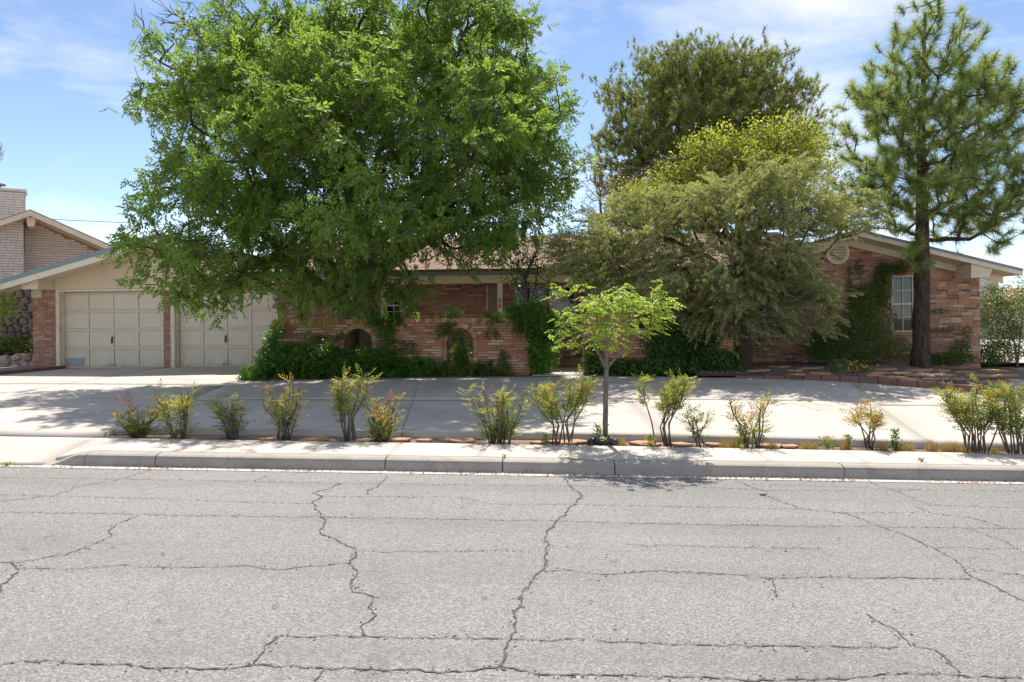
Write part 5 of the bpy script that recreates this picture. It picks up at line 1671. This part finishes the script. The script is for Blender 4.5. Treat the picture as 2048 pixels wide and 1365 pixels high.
def tuft(px, py, hpx, n, mat, label, group, name='grass_tuft', Y=9.0, spread=.03, cone=.35, wd=.006):
    f = at(px, py, Y); f.z = float(zg(f.x, Y)) - .075
    root = thing(name, f, label, 'grass' if 'grass' in name else 'weed', group)
    c = np.array(f) + rng.normal(0, 1, (n, 3)) * np.array([spread, spread, 0])
    d = rdir(n) * cone; d[:, 2] = 1
    leaves('blades', c, d, rdir(n), hpx * Y / FPX * rng.uniform(.5, 1.1, n), wd, rng.random(n), mat, root, tri=True)


for x, y, h in ((1447, 896, 20), (1464, 895, 26), (1612, 899, 20), (1628, 899, 16), (1690, 902, 30), (1765, 902, 26), (1798, 902, 24), (1817, 903, 26), (1863, 904, 28), (1892, 904, 22), (1906, 904, 26), (1926, 904, 14), (1242, 893, 22), (1545, 897, 16), (1990, 906, 12)):
    tuft(x, y, h, 150, M['grass_dry'], 'dry straw coloured grass tuft at the pavement edge', 'dry grass tufts in the kerbside strip')


def weed(px, py, hpx, wpx, n, mat, label, Y=9.0, L=.05, zf=None):
    f = at(px, py, Y); f.z = float((zf or (lambda a, b: zg(a, b) - .075))(f.x, Y))
    root = thing('weed', f, label, 'weed', 'green weeds by the pavement')
    s = Y / FPX
    t = rng.random(n)
    c = np.array(f) + np.stack([rng.normal(0, .3, n) * wpx * s * .5, rng.normal(0, .02, n), t * hpx * s * .85], 1)
    d = rdir(n); d[:, 2] = np.abs(d[:, 2]) * .6 + .3
    leaves('leaves', c, d, rdir(n, 1), L * rng.uniform(.6, 1.2, n), L * .3, np.clip(t * .5 + rng.random(n) * .5, 0, 1), mat, root)
    mb = MB()
    for k in range(3): mb.tube([f + Vector((random.uniform(-.01, .01), 0, 0)), f + Vector((random.uniform(-.3, .3) * wpx * s * .5, 0, hpx * s * .8))], .003, 4)
    mb.build('stem', M['stem'], root)


weed(1790, 893, 48, 26, 130, M['leaf_vine'], 'upright narrow leaved green weed beside the twisted cane shrub', L=.06)
weed(1197, 890, 48, 50, 190, M['leaf_vine'], 'fine leaved green weed growing out of the black plastic heap', 9.05)
weed(1213, 893, 22, 16, 60, M['leaf_lime'], 'bright lime seedling before the black plastic heap', 8.93)
weed(1090, 888, 24, 30, 60, M['leaf_vine'], 'small green weed between the wide bushy shrub and the court entry shrub')
weed(1300, 890, 26, 28, 70, M['leaf_lime'], 'small yellow green weed at the foot of the vase shaped shrub')
weed(1655, 900, 30, 50, 150, M['leaf_nandina'], 'low reddish seedling clump among the dry grass tufts')
weed(1697, 895, 34, 30, 80, M['leaf_vine'], 'leggy green weed behind a dry grass tuft')
weed(1478, 896, 26, 16, 60, M['leaf_lime'], 'lime green weed beside the narrow orange topped shrub')
weed(1009, 918, 9, 11, 40, M['leaf_lime'], 'tiny green weed rooted in the kerb joint', 8.08, .025, lambda a, b: zwalk(a, b))
weed(15, 927, 8, 30, 60, M['leaf_nandina'], 'flat rusty weed in the apron edge by the road', 7.85, .03, lambda a, b: zroad(a))
weed(1843, 930, 6, 18, 50, M['grass_dry'], 'small dry weed lying on the pavement slab', 8.25, .03, lambda a, b: zwalk(a, b))
# leaf litter in the gutter and on the road
n = 800
lx_ = np.where(rng.random(n) < .5, rng.choice([-4, -2.6, -.7, .4, 1.9, 2.8, 4.4, 5.1, 6], n) + rng.normal(0, .18, n), rng.uniform(-6, 7, n)); ly_ = np.where(rng.random(n) < .9, rng.normal(7.86, .04, n), rng.uniform(3, 7.8, n))
ly_ = np.minimum(ly_, 7.92)
c = np.stack([lx_, ly_, zroad(lx_) + .012], 1)
d = rdir(n); d[:, 2] *= .1
o = leaves('leaf_litter', c, d, rdir(n, 4), rng.uniform(.015, .04, n), .02, rng.random(n), M['litter'])
tag(o, 'scattered brown dry leaf scraps along the gutter', 'litter', kind='stuff')
rk_ = at(1525, 990, 7.2)
o = bpy.data.objects.new('pebble', stone_me['stone_tan'][0]); g_ = ground_at(1525, 991, zr); o.location = (g_.x, g_.y, float(zroad(g_.x)) + .012); o.scale = (.06, .05, .035); C.objects.link(o)
tag(o, 'single brown pebble lying on the road beside a crack', 'stone')
